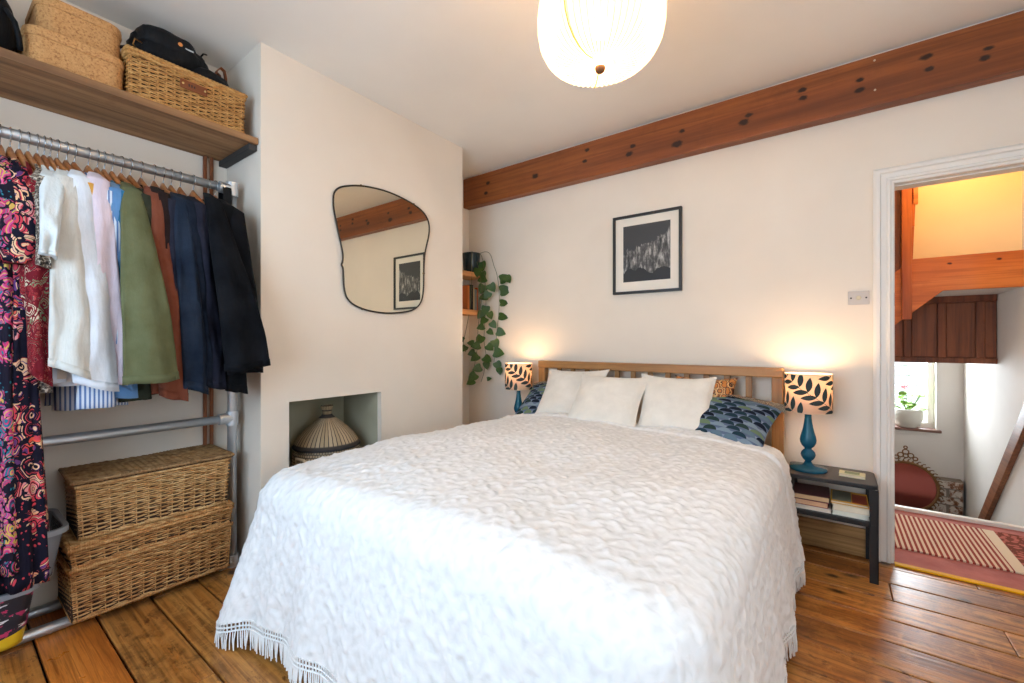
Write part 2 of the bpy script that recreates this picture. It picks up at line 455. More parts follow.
# panelled box below the soffit
pb = bpy.data.objects.new('trim_stair_panelling', None); COL.objects.link(pb); struct(pb)
MB().box(.1, SX-.002, 4.53, 4.56, .99, 1.492).build('back_board', M['brown_panel'], pb)
MB().box(.1, SX-.002, 4.51, 4.53, .99, 1.03).build('bottom_rail', M['brown_panel'], pb, bevel=.003)
MB().box(.1, SX-.002, 4.51, 4.53, 1.44, 1.492).build('top_rail', M['brown_panel'], pb, bevel=.003)
for x in (.28, .475, .665, .865):
    MB().box(x-.022, x+.022, 4.512, 4.53, 1.03, 1.44).build('stile', M['brown_panel'], pb, bevel=.003)
for x0, x1 in ((.1, .255), (.305, .45), (.5, .64), (.69, .84), (.89, .946)):
    MB().box(x0, x1, 4.522, 4.53, 1.035, 1.435).build('panel', M['brown_panel'], pb, bevel=.003)
# sloping handrail board on the right stair wall
a = Vector((SX-.03, 3.80, .86)); c = Vector((SX-.03, 5.05, -.40))
dr = (c - a).normalized(); nrm = Vector((0, -dr.z, dr.y)).normalized()
if nrm.z < 0: nrm = -nrm
hr = MB().prism([a, c, c - nrm*.10, a - nrm*.10], (.028, 0, 0)).build('handrail_board', m_wood('brown_handrail', (136, 84, 50), (152, 98, 60), (92, 52, 28), 1, 1, .45, stain=.5), bevel=.004)
tag(hr, 'sloping brown timber handrail board on the white stairwell wall', 'handrail')
# painted brick plinth
pl = bpy.data.objects.new('wall_brick_plinth', None); COL.objects.link(pl); struct(pl)
MB().box(.1, .93, 5.40, SY, -.75, -.085).build('mortar', m_plain('old_mortar', (150, 138, 124), .95), pl)
def m_brick():
    k = NT('flaking_painted_brick', (150, 110, 84), .95); co = k.co('Object', (1, 1, 1), True)
    n = k.noise(co, 16, 5, .7)
    k.col(k.ramp(n[0], [(.38, (104, 66, 48)), (.47, (156, 116, 90)), (.52, (216, 208, 196))]))
    k.bump(n[0], .5, .01); return k.m
M['brick'] = m_brick()
bk = MB().box(-.10, .10, -.012, .012, -.03, .03).mesh('brick', M['brick'])
for r in range(9):
    for c_ in range(-1, 4):
        x = .183 + c_*.215 + (.1075 if r % 2 else 0)
        if x < .18 or x > .84: continue
        o = bpy.data.objects.new('brick', bk); COL.objects.link(o); o.parent = pl
        o.location = (x, 5.395 + random.uniform(-.004, .004), -.125 - r*.071)
hb_ = MB().box(-.04, .04, -.012, .012, -.03, .03).mesh('brick', M['brick'])
for r in range(1, 9, 2):
    o = bpy.data.objects.new('brick', hb_); COL.objects.link(o); o.parent = pl; o.location = (.883, 5.396, -.125 - r*.071)
struct(MB().box(-.6, .93, 5.1, 5.40, -.56, -.45).build('floor_half_landing', M['tread']))

# outside the stairwell window: pale slatted fence with hedge behind
def slat_fence():
    t = thing('garden_fence', 'pale horizontal slat fence seen through the stairwell window', 'fence', (.9, 7.6, -1.0))
    mt = m_plain('pale_grey_fence', (206, 210, 212), .8)
    me = MB().box(-1.5, 1.5, -.012, .012, -.06, .06).mesh('slat', mt)
    for k in range(17):
        o = bpy.data.objects.new('slat', me); COL.objects.link(o); o.parent = t; o.location = (0, 0, .07 + k*.131)
    for x in (-1.2, .1, 1.4): MB().box(x-.04, x+.04, .013, .08, 0, 2.3).build('post', mt, t)
slat_fence()
def hedge():
    b = MB(); random.seed(3)
    for k in range(2600):
        p = Vector((random.uniform(-.9, 2.4), random.uniform(8.1, 8.9), random.uniform(-.9, 3.2)))
        d = Vector((random.uniform(-1, 1), random.uniform(-1, 1), random.uniform(-.6, 1))).normalized() * .09
        s = d.cross(Vector((random.uniform(-1, 1), random.uniform(-1, 1), .3))).normalized() * .04
        b.add([p, p+d*.5+s, p+d, p+d*.5-s], [(0, 1, 2, 3)])
    k = NT('hedge_leaf', (96, 140, 60), .6); k.col(k.ramp(k.noise(k.co(), 4)[0], [(.35, (70, 110, 44)), (.65, (150, 180, 96))]))
    o = b.build('hedge', k.m); tag(o, 'green hedge beyond the pale garden fence', 'hedge'); o['kind'] = 'stuff'
hedge()
struct(MB().box(-4, 5, 5.75, 12, -1.05, -1.0).build('ground_outside', m_plain('paving_outside', (170, 170, 165), .9)))
# ================================================================ BED
M['oak'] = m_wood('oak_bed_wood', (168, 116, 62), (184, 132, 76), (132, 84, 40), 2, 1, .45, True, 16, stain=.25)
M['oak_h'] = m_wood('oak_bed_rail', (168, 116, 62), (184, 132, 76), (132, 84, 40), 0, 1, .45, True, 16, stain=.25)
bx0, bx1 = -1.858, -.217
bed = thing('double_bed', 'oak double bed with slatted headboard under the white bedspread', 'bed', (0, 0, 0))
for x in (bx0, bx1-.058):
    MB().box(x, x+.058, 2.86, 2.918, 0, .945).build('headboard_post', M['oak'], bed, bevel=.004)
MB().box(bx0, bx1, 2.855, 2.923, .945, 1.0).build('headboard_top_rail', M['oak_h'], bed, bevel=.005)
MB().box(bx0+.058, bx1-.058, 2.872, 2.906, .34, .40).build('headboard_bottom_rail', M['oak_h'], bed, bevel=.004)
for k in range(12):
    x = bx0 + .058 + (bx1-bx0-.116) * (k+1)/13
    MB().box(x-.017, x+.017, 2.878, 2.9, .40, .945).build('slat', M['oak'], bed, bevel=.003)
MB().box(bx0+.01, bx0+.035, .95, 2.86, .2, .34).build('side_rail', M['oak_h'], bed)
MB().box(bx1-.035, bx1-.01, .95, 2.86, .2, .34).build('side_rail', M['oak_h'], bed)
MB().box(bx0+.01, bx1-.01, .92, .95, .2, .34).build('foot_rail', M['oak_h'], bed)
for x in (bx0+.02, bx1-.08): MB().box(x, x+.06, .93, .99, 0, .2).build('leg', M['oak'], bed)
mt = MB(); mt.box(bx0+.05, bx1-.04, .97, 2.85, .34, .56)
tag(mt.build('mattress', m_fabric('cream_mattress_sheet', (238, 220, 160), 6), bevel=.05, seg=4), 'cream-sheeted mattress showing at the corner below the patterned pillow', 'mattress')

# ---------------------------------------------------------------- bedspread
def m_spread():
    k = NT('white_matelasse_cotton', (236, 235, 233), .92, spec=.12)
    co = k.co('UV')
    d = k.noise(co, 9, 3)[1]
    cd = k.mix(.05, co, d)
    z1 = k.n('ShaderNodeTexWave', {'Vector': k.n('ShaderNodeMapping', {0: cd, 'Rotation': (0, 0, .62)}).outputs[0], 'Scale': 8.5, 'Distortion': 3.4, 'Detail': 2.0, 'Detail Scale': 2.2}).outputs[1]
    z2 = k.n('ShaderNodeTexWave', {'Vector': k.n('ShaderNodeMapping', {0: cd, 'Rotation': (0, 0, -.75)}).outputs[0], 'Scale': 7.0, 'Distortion': 4.0, 'Detail': 2.0, 'Detail Scale': 2.0}).outputs[1]
    v = k.vor(cd, 46, 'SMOOTH_F1')[0]
    f = k.noise(co, 120, 3)[0]
    h = k.math('ADD', k.math('MULTIPLY', k.math('MAXIMUM', z1, z2), .55), k.math('MULTIPLY', v, .8))
    k.col(k.ramp(h, [(.3, (229, 228, 226)), (.8, (237, 236, 235))]))
    h = k.math('ADD', h, k.math('MULTIPLY', f, .22))
    k.bump(h, .25, .008)
    return k.m
M['spread'] = m_spread()
def bedspread():
    t = thing('bedspread', 'white textured cotton bedspread with fringed hem draped over the bed', 'bedspread', (0, 0, 0))
    r = .13
    X0, X1, Y0, Y1 = -1.90 + r, -.175 - r, .775 + r, 2.66
    R = .07
    def top_xy(s, q):
        x = X0 + (X1-X0)*s; y = Y0 + (Y1-Y0)*q
        x -= .085*(1-q)*(1-s)
        # round the two foot corners (square corner patch -> quarter disc)
        for cx, sg in ((X0-.082+R, -1), (X1-R, 1)):
            a = (x-cx)*sg/R; b_ = (Y0+R-y)/R
            if a > 0 and b_ > 0:
                a2 = a*math.sqrt(1-b_*b_/2); b2 = b_*math.sqrt(1-a*a/2)
                x = cx + sg*R*a2; y = Y0 + R - R*b2
        return x, y
    CW, CH = .050, .058; rr_ = random.Random(77); cells = {}
    def cell(i, j):
        c_ = cells.get((i, j))
        if c_ is None:
            ang = (1 if i % 2 else -1)*(.85 + rr_.uniform(-.35, .35)) + (PI/2 if rr_.random() < .12 else 0)
            c_ = cells[(i, j)] = ((i+.5+rr_.uniform(-.2, .2))*CW, (j+.5+(.5 if i % 2 else 0)+rr_.uniform(-.2, .2))*CH, math.cos(ang), math.sin(ang), rr_.uniform(.016, .03), rr_.uniform(.006, .0095), rr_.uniform(.6, 1.15))
        return c_
    def relief(u, v):
        i0 = math.floor(u/CW); h_ = 0
        for i in (i0-1, i0, i0+1):
            j0 = math.floor(v/CH - (.5 if i % 2 else 0))
            for j in (j0-1, j0, j0+1):
                cx, cy, ca, sa, L, W, A = cell(i, j)
                dx, dy = u-cx, v-cy; p_ = (dx*ca + dy*sa)/L; q_ = (-dx*sa + dy*ca + .25*p_*p_*L)/W
                e_ = p_*p_*p_*p_ + q_*q_
                if e_ < 6: h_ = max(h_, A*math.exp(-e_))
        h_ = .0050*h_ + .0016*noise.noise(Vector((u*55, v*55, 1)))
        rd = .008*math.exp(-((v-2.395-.015*math.sin(u*3))/.0085)**2) - .004*math.exp(-((v-2.372-.015*math.sin(u*3))/.008)**2)
        return h_*(.25 if abs(v-2.39) < .03 else 1) + rd
    def zt(x, y):
        ex = min(x-(X0-r), (X1+r)-x); ex = max(0, min(1, ex/.55)); ey = max(0, min(1, (y-(Y0-r))/.6))
        crown = .050*(1-(1-ex)**2) + .022*(1-(1-ey)**2)
        w = noise.noise(Vector((x*2.1, y*2.3, 1.7)))*.022 + noise.noise(Vector((x*5, y*4.2, 5.1)))*.009 + noise.noise(Vector((x*17, y*15, 2.0)))*.0035
        hemr = relief(x, y)
        low = -.03*max(0, min(1, (y-2.5)/.15))
        return .595 + crown + w + hemr + low
    nu, nv = 260, 290
    mb = MB()
    vs = []; UV = []
    for j in range(nv+1):
        for i in range(nu+1):
            x, y = top_xy(i/nu, j/nv); vs.append((x, y, zt(x, y))); UV.append((x, y))
    fs = []
    for j in range(nv):
        for i in range(nu):
            a = j*(nu+1)+i; fs.append((a, a+1, a+nu+2, a+nu+1))
    # perimeter: left side head->foot, foot left->right, right side foot->head
    per = [j*(nu+1) for j in range(nv, -1, -1)] + [i for i in range(1, nu+1)] + [j*(nu+1)+nu for j in range(1, nv+1)]
    P = [Vector(vs[i]) for i in per]; n = len(P)
    N = []
    for i in range(n):
        d = P[min(i+2, n-1)] - P[max(i-2, 0)]; d.z = 0; d.normalize()
        N.append(Vector((-d.y, d.x, 0)) * -1)
    # outwards check
    if N[nv//2].x > 0: N = [-q for q in N]
    s = [0.0]
    for i in range(1, n): s.append(s[-1] + (P[i]-P[i-1]).length)
    # smooth arc length at the level of the hem (normals fan at corners)
    hs = [0.0]
    for i in range(1, n): hs.append(hs[-1] + ((P[i]+N[i]*.25)-(P[i-1]+N[i-1]*.25)).length)
    LEN = hs[-1]
    iL = nv; iR = nv + nu
    def corner(i):
        return max(math.exp(-((hs[i]-hs[iL])/.26)**2), math.exp(-((hs[i]-hs[iR])/.26)**2))
    def fold(i, f):
        q = hs[i]
        w = .55*math.sin(q*15+.6*math.sin(q*4.1)) + .45*math.sin(q*26+1.3+1.2*math.sin(q*3))+.6*noise.noise(Vector((q*3.1, f*.8, 9)))
        amp = .020 + .022*corner(i)
        return amp * w * f**1.3
    def skirt(i, f):       # f 0..1 below the rounded edge
        p = P[i]; nn = N[i]; c = corner(i)
        zr = p.z - r
        hem = .135 - .085*c + .012*noise.noise(Vector((hs[i]*2.2, 3, 0)))
        z = zr + (hem - zr)*f
        out = r + .05*f + .10*c*f + fold(i, f) + .004*noise.noise(Vector((hs[i]*18, z*18, 4)))
        return Vector((p.x + nn.x*out, p.y + nn.y*out, z))
    base = len(vs); prev = per; NA, NF = 20, 56
    for k in range(1, NA + NF + 1):
        cur = []
        for i in range(n):
            if k <= NA:
                a = PI/2*k/NA; p = P[i]; nn = N[i]
                q = Vector((p.x + nn.x*r*math.sin(a), p.y + nn.y*r*math.sin(a), p.z - r*(1-math.cos(a))))
                q += Vector((nn.x, nn.y, .6)) * (.006*noise.noise(Vector((hs[i]*9, a*2, 6))))
            else: q = skirt(i, (k-NA)/NF)
            dd = r*PI/2*min(k, NA)/NA + max(0, k-NA)/NF*.38
            uv_ = (P[i].x + N[i].x*dd, P[i].y + N[i].y*dd)
            h_ = relief(*uv_) - relief(P[i].x, P[i].y)*max(0, 1-k/NA)
            an = PI/2*min(k, NA)/NA
            q = q + Vector((N[i].x*math.sin(an), N[i].y*math.sin(an), math.cos(an)))*h_
            vs.append(tuple(q)); cur.append(len(vs)-1); UV.append((P[i].x + N[i].x*dd, P[i].y + N[i].y*dd))
        for i in range(n-1): fs.append((prev[i], cur[i], cur[i+1], prev[i+1]))
        prev = cur
    mb.add(vs, fs, [[UV[q] for q in f_] for f_ in fs])
    mb.build('cloth', M['spread'], t, smooth=True)
    # openwork band and fringe
    def at(q, dz):         # point at hem arc length q, dz below the hem
        lo, hi = 0, n-1
        while hi-lo > 1:
            m = (lo+hi)//2
            if hs[m] <= q: lo = m
            else: hi = m
        f = (q-hs[lo])/max(1e-6, hs[hi]-hs[lo])
        p = skirt(lo, 1).lerp(skirt(hi, 1), f); nn = N[lo].lerp(N[hi], f)
        return p + Vector((0, 0, -dz)), nn
    fr = M['spread_plain'] = m_fabric('white_cotton_fringe', (238, 238, 236), 4, .95, 200, .1, .1)
    ob = MB(); k = 0; q = .01
    while q < LEN - .01:                        # short threads of the two rows of holes
        p, nn = at(q, -.003); ob.box(-.0038, .0038, -.0015, .0015, -.030, .003, Matrix.Translation(p) @ Matrix.Rotation(math.atan2(nn.y, nn.x)-PI/2, 4, 'Z')); q += .0125
    for dz in (.0135, .028):
        path = [at(LEN*j/420, dz)[0] for j in range(421)]
        ob.tube(path, .0034, 4)
    o = ob.build('openwork_border', fr, t); o['kind'] = 'stuff'
    fb = MB(); q = .004; rnd = random.Random(5)
    while q < LEN - .004:
        p, nn = at(q, .028)
        L = rnd.uniform(.060, .076); tx = Vector((-nn.y, nn.x, 0)); w = rnd.uniform(.0040, .0056)
        L = min(L, p.z - .004)
        e = p + Vector((0, 0, -L)) + tx*rnd.uniform(-.007, .007) + nn*rnd.uniform(-.004, .008)
        m_ = (p+e)/2 + nn*rnd.uniform(0, .003)
        rings = [[c0 + tx*(w*ww), c0 + nn*.0022, c0 - tx*(w*ww), c0 - nn*.0022] for c0, ww in ((p, .8), (m_, 1.1), (e, .55))]
        fb.loft(rings); q += .0078
    o = fb.build('fringe', fr, t); o['kind'] = 'stuff'
bedspread()

# ---------------------------------------------------------------- cushions and pillows
def pillow_mesh(w, h, th, corner=.05, n=26, wob=.006, seed=0):
    mb = MB(); vs = []; idx = {}
    def pt(a, b_, sgn):
        e = (1-abs(a)**2.6)*(1-abs(b_)**2.6)
        t = th*max(0, e)**.55
        pin = corner*(1-abs(a)**2)*abs(b_)**2; pin2 = corner*(1-abs(b_)**2)*abs(a)**2
        x = a*w/2*(1-2*pin2/w*1.0); y = b_*h/2*(1-2*pin/h*1.0)
        t += wob*noise.noise(Vector((a*2.3+seed, b_*2.1, sgn*3)))*(e**.5)
        return (x, y, sgn*t)
    for sgn in (1, -1):
        mb.grid(lambda s, q: pt(2*s-1, 2*q-1, sgn), n, n)
    return mb
def place(o, x, y, z, lean, yaw, roll=0):
    # local x = width, local y = height up the cushion, local z = thickness (front)
    o.matrix_world = Matrix.Translation((x, y, z)) @ Matrix.Rotation(yaw, 4, 'Z') @ Matrix.Rotation(PI/2 - lean, 4, 'X') @ Matrix.Rotation(roll, 4, 'Z')
M['linen'] = m_fabric('cream_linen', (232, 224, 212), 7, .95, 110, .5, .45)
def cushion(label, x, y, z, lean, yaw, roll, s, w=.44, h=.42):
    o = pillow_mesh(w, h, .062, .028, seed=s).build('cushion', M['linen'], smooth=True)
    tag(o, label, 'cushion', 'cream cushions on the bed'); place(o, x, y, z, lean, yaw, roll)
    # stitched edge
    pts = []
    for k in range(80):
        a = k/80*4; e = int(a); f = (a-e)*2-1
        A, B = ((f, -1), (1, f), (-f, 1), (-1, -f))[e]
        pin = .028*(1-A*A)*B*B; pin2 = .028*(1-B*B)*A*A
        pts.append((A*w/2*(1-2*pin2/w)*1.0, B*h/2*(1-2*pin/h), 0))
    MB().tube(pts, .0035, 5, closed=True).build('stitched_edge', M['linen'], o, smooth=True)
    return o
cushion('cream square cushion at the left, tucked behind the middle one', -1.46, 2.655, .785, math.radians(40), .03, .03, 1, .47, .43)
cushion('cream square cushion in the middle, overlapping the left one', -1.135, 2.525, .775, math.radians(42), .05, -.03, 5, .47, .42)
cushion('cream square cushion at the right, touching the patterned pillow', -.735, 2.615, .775, math.radians(38), .22, -.02, 9, .43, .42)
def m_clam():
    k = NT('clamshell_print_cotton', (100, 130, 140), .9, spec=.1)
    co = k.co('UV', (9, 9, 1))
    br = k.n('ShaderNodeTexBrick', {'Vector': co, 'Color1': (0, 0, 0, 1), 'Color2': (1, 1, 1, 1), 'Mortar': (.5, .5, .5, 1), 'Scale': 1.0, 'Mortar Size': 0.0, 'Brick Width': 1.0, 'Row Height': .62}, offset=.5).outputs[0]
    sx = k.n('ShaderNodeSeparateXYZ', {0: co}).outputs
    row = k.math('FLOOR', k.math('DIVIDE', sx[1], .62))
    fy = k.math('FRACT', k.math('DIVIDE', sx[1], .62))
    off = k.math('MULTIPLY', k.math('MODULO', row, 2.0), .5)
    xx = k.math('ADD', sx[0], off)
    fx = k.math('SUBTRACT', k.math('FRACT', xx), .5)
    cell = k.math('ADD', k.math('MULTIPLY', k.math('FLOOR', xx), 7.31), k.math('MULTIPLY', row, 3.77))
    rnd = k.n('ShaderNodeTexWhiteNoise', {'W': cell}, noise_dimensions='1D').outputs[0]
    d = k.math('SQRT', k.math('ADD', k.math('MULTIPLY', k.math('MULTIPLY', fx, fx), 4.0), k.math('MULTIPLY', fy, fy)))
    inside = k.math('LESS_THAN', d, .93)
    colr = k.ramp(rnd, [(0, (36, 56, 66)), (.22, (96, 116, 130)), (.4, (108, 126, 96)), (.55, (40, 58, 54)), (.7, (126, 142, 154)), (.85, (24, 30, 42))], 'CONSTANT')
    bg = k.mix(k.math('GREATER_THAN', fy, .5), (128, 140, 158), (92, 104, 128))
    k.col(k.mix(inside, bg, colr))
    k.bump(k.noise(k.co('Object', (6, 6, 6)), 1.5, 3)[0], .5, .03)
    return k.m
M['clam'] = m_clam()
k = NT('black_cream_stripe_cotton', (40, 38, 40), .9); wv = k.n('ShaderNodeTexWave', {'Vector': k.co('UV'), 'Scale': 14.0, 'Distortion': 0.0}, bands_direction='Y').outputs[1]
k.col(k.ramp(wv, [(0, (34, 34, 38)), (.55, (196, 176, 150))], 'CONSTANT')); M['stripe_pillow'] = k.m
def pillow(label, x, y, z, lean, yaw, roll, s, w=.70):
    mb = pillow_mesh(w, .44, .085, .03, 30, .02, s)
    o = mb.build('pillow', M['clam'], smooth=True); tag(o, label, 'pillow', 'patterned pillows'); place(o, x, y, z, lean, yaw, roll)
    # striped end flap of the pillowcase
    fl = MB()
    def pt(a, b_):
        A = 2*a-1; B = .66 + .34*b_
        e = (1-abs(A)**2.6)*(1-abs(B)**2.6); t = .085*max(0, e)**.55 + .004 + .02*noise.noise(Vector((A*2.3+s, B*2.1, 3)))*e**.5
        return (A*w/2, B*.44/2*1.005, t)
    fl.grid(pt, 24, 8); fl.build('striped_border', M['stripe_pillow'], o, smooth=True)
    return o
pillow('blue and green scale-print pillow at the right beside the lit lamp', -.575, 2.675, .705, math.radians(60), -.10, -.10, 2)
pillow('blue and green scale-print pillow at the left behind cream cushion', -1.565, 2.70, .71, math.radians(58), .04, .05, 8, .64)
k = NT('brown_leopard_velvet', (150, 90, 40), .6); v = k.vor(k.co('Object', (1, 1, 1)), 30, 'F1')
k.col(k.ramp(v[0], [(.2, (196, 118, 50)), (.38, (70, 32, 16)), (.5, (220, 170, 110)), (.62, (150, 80, 34)), (.75, (60, 28, 14))], 'CONSTANT')); M['leopard_vel'] = k.m
o = pillow_mesh(.36, .22, .07, .02, 20).build('cushion', M['leopard_vel'], smooth=True)
tag(o, 'small brown patterned velvet cushion leaning on the headboard slats', 'cushion'); place(o, -.62, 2.80, .83, math.radians(14), 0, 0)

# ---------------------------------------------------------------- bedside tables
M['grey_top'] = m_paint('dark_grey_steel_top', (74, 70, 70), .4, 8, .05)
def side_table(label, x0, x1, y0, y1):
    cx, cy = (x0+x1)/2, (y0+y1)/2; w, d = x1-x0, y1-y0
    t = thing('bedside_table', label, 'table', (cx, cy, 0), 0, 'bedside tables')
    ol = rbox(w, d, .03)
    MB().loft([[(a, c_, .443) for a, c_ in ol], [(a, c_, .463) for a, c_ in ol]]).build('table_top', M['black'], t, bevel=.003)
    ol2 = rbox(w-.012, d-.012, .026)
    MB().loft([[(a, c_, .460) for a, c_ in ol2], [(a, c_, .4645) for a, c_ in ol2]]).build('top_panel', M['grey_top'], t)
    MB().box(-w/2+.004, w/2-.004, -d/2+.004, d/2-.004, .262, .286).build('shelf', M['black'], t, bevel=.002)
    for sx in (-1, 1):
        for sy in (-1, 1):
            l = MB(); xo = sx*w/2; yo = sy*d/2
            l.box(min(xo, xo-sx*.034), max(xo, xo-sx*.034), min(yo, yo-sy*.004), max(yo, yo-sy*.004), 0, .444)
            l.box(min(xo, xo-sx*.004), max(xo, xo-sx*.004), min(yo, yo-sy*.034), max(yo, yo-sy*.034), 0, .444)
            lg = l.build('leg', M['black'], t)
            MB().cyl((xo-sx*.017, yo+sy*.0, .275), (xo-sx*.017, yo+sy*.003, .275), .006, 10).build('bolt', M['black'], lg)
    return t
side_table('black metal bedside table with shelf of books beside the door', -.19, .180, 2.665, 2.955)
side_table('black metal bedside table hidden beyond the far side of the bed', -2.20, -1.90, 2.63, 2.95)
def book(label, x, y, z, w, d, h, rot, cover, page=(226, 210, 184), soft=False, group='books by the bed', cat='book'):
    t = thing('book', label, cat, (x, y, z), rot, group)
    c = m_paint('cover', cover, .6, 10, .1)
    MB().box(-w/2, w/2, -d/2, d/2, 0, .0025).box(-w/2, w/2, -d/2, d/2, h-.0025, h).box(-w/2, w/2, d/2-.0025, d/2, 0, h).build('cover', c, t)
    MB().box(-w/2+.004, w/2-.004, -d/2+.004, d/2-.003, .0025, h-.0025).build('pages', m_fabric('pages', page, 12, .95, 400, .2, .05), t)
    return t
sz = .286
book('white paperback at the bottom of the left stack on bedside shelf', -.085, 2.79, sz, .165, .20, .018, .03, (228, 222, 214), (236, 226, 212))
book('pink-edged hardback in the middle of the left stack on bedside shelf', -.09, 2.80, sz+.018, .16, .20, .028, -.02, (150, 84, 84), (226, 186, 150))
book('maroon hardback on top of the left stack on bedside shelf', -.085, 2.80, sz+.046, .155, .20, .028, .02, (92, 52, 56), (222, 190, 150))
book('white paperback at the bottom of the right stack on bedside shelf', .075, 2.79, sz, .145, .2, .024, 0, (220, 222, 214), (232, 232, 220))
book('thick cream paperback in the middle of the right stack on bedside shelf', .075, 2.79, sz+.024, .148, .2, .030, .02, (224, 212, 190), (236, 226, 206))
tb = book('paperback with yellow, grey and red cover topping the right stack', .072, 2.80, sz+.054, .15, .2, .014, -.01, (206, 150, 50))
MB().box(-.068, .008, -.085, .085, .0142, .0152).build('cover_panel', m_paint('grey_green_cover', (120, 118, 98), .6, 20), tb)
MB().box(.012, .07, -.09, .06, .0142, .0152).build('cover_panel', m_paint('red_cover', (150, 62, 40), .6, 14), tb)
nb = book('small cream notebook with green floral cover beside the right lamp', .085, 2.80, .4645, .105, .075, .014, -.06, (206, 200, 166))
MB().box(-.03, .03, -.022, .024, .0142, .0150).build('cover_panel', m_paint('green_motif', (126, 140, 110), .6, 26), nb)

# ---------------------------------------------------------------- bedside lamps
M['teal'] = m_paint('teal_lacquer', (24, 84, 108), .22, 3, .0)
def m_shade(name, c):
    k = NT(name, c, .9, spec=.1)
    tr = k.n('ShaderNodeBsdfTranslucent', {'Color': lin((255, 232, 196))})
    mx = k.n('ShaderNodeMixShader', {0: .3})
    k.t.links.new(k.b.outputs[0], mx.inputs[1]); k.t.links.new(tr.outputs[0], mx.inputs[2]); k.t.links.new(mx.outputs[0], k.out.inputs[0])
    return k.m
M['shade'] = m_shade('pink_cream_lampshade', (244, 214, 190))
M['rim'] = m_plain('cream_rim', (226, 206, 176), .7)
M['leafprint'] = m_paint('charcoal_leaf_print', (50, 62, 62), .9, 12, 0)
def table_lamp(label, x, y, z0, rot, power):
    t = thing('table_lamp', label, 'lamp', (x, y, z0), rot, 'bedside lamps')
    MB().lathe([(.082, 0), (.085, .004), (.085, .012), (.078, .018), (.03, .024), (.022, .03), (.016, .042)], 40).build('base', M['teal'], t, smooth=True)
    pr = [(.016, .04), (.014, .048), (.024, .058), (.031, .070), (.034, .082), (.031, .095), (.022, .106), (.015, .112), (.018, .118), (.028, .128), (.036, .145), (.038, .160),
          (.035, .178), (.029, .200), (.023, .225), (.019, .25), (.016, .275), (.015, .30), (.017, .312), (.013, .316), (.012, .34)]
    MB().lathe(pr, 32).build('stem', M['teal'], t, smooth=True)
    z1, z2, R = .312, .512, .106
    sh = MB().lathe([(R, z1), (R, z2)], 56, cap=False).build('lampshade', M['shade'], t, smooth=True)
    s = sh.modifiers.new('thick', 'SOLIDIFY'); s.thickness = .0015
    for z in (z1, z2): MB().tube([(R*math.cos(2*PI*k/56), R*math.sin(2*PI*k/56), z) for k in range(56)], .0022, 5, closed=True).build('rim', M['rim'], sh)
    # printed leaves wrapped on the shade
    lb = MB(); rnd = random.Random(11)
    def leaf(s0, h0, ang, L, W):
        n = 8; left = []; right = []
        for k in range(n+1):
            f = k/n; w = W*math.sin(PI*f)**.8*(1-.25*f); c0 = f*L
            for sg, lst in ((1, left), (-1, right)):
                a = s0 + c0*math.cos(ang) - sg*w*math.sin(ang); hh = h0 + c0*math.sin(ang) + sg*w*math.cos(ang)
                hh = max(z1+.001, min(z2-.001, hh))
                lst.append(((R+.0014)*math.cos(a/R), (R+.0014)*math.sin(a/R), hh))
        vs = left + right
        lb.add(vs, [(k, k+1, n+2+k, n+1+k) for k in range(n)])
    for st_ in range(6):
        s0 = st_*2*PI*R/6; h0 = z1 + .075*(st_ % 2) - .02
        dirn = math.radians(146)
        for k in range(6):
            cs = s0 + k*.044*math.cos(dirn); ch = h0 + k*.046*math.sin(dirn) + .004
            if ch > z2 - .012: break
            leaf(cs, ch, dirn - math.radians(62), .076, .0155); leaf(cs, ch, dirn + math.radians(40), .070, .014)
        leaf(s0, h0, dirn, .20, .0012)
    lb.build('leaf_print', M['leafprint'], sh)
    MB().lathe([(.012, .34), (.014, .36), (.026, .385), (.03, .405), (.024, .428), (.0, .438)], 20).build('bulb', bulbm, t, smooth=True)
    l = bpy.data.lights.new('bedside_bulb', 'POINT'); l.energy = power; l.color = (1.0, .70, .40); l.shadow_soft_size = .035
    lo = bpy.data.objects.new('bedside_bulb_light', l); COL.objects.link(lo); lo.parent = t; lo.location = (0, 0, .475)
    return t
kb = NT('glowing_bulb', (255, 240, 210), .5); kb.b.inputs['Emission Color'].default_value = (1, .75, .45, 1); kb.b.inputs['Emission Strength'].default_value = 6; bulbm = kb.m
table_lamp('lit teal table lamp with leaf-print shade on right bedside table', -.10, 2.80, .4645, -1.9, 4.0)
table_lamp('lit lamp with leaf-print shade at the far left of the bed', -1.985, 2.77, .4645, -1.2, 3.6)
cd = MB().tube([(-.165, 2.80, .468), (-.182, 2.80, .470), (-.196, 2.82, .455), (-.20, 2.85, .36), (-.198, 2.93, .2), (-.19, 2.94, .02)], .003, 6).build('lamp_cord', M['black'], smooth=True)
tag(cd, 'thin black lamp cord hanging over the left edge of bedside table', 'cord')

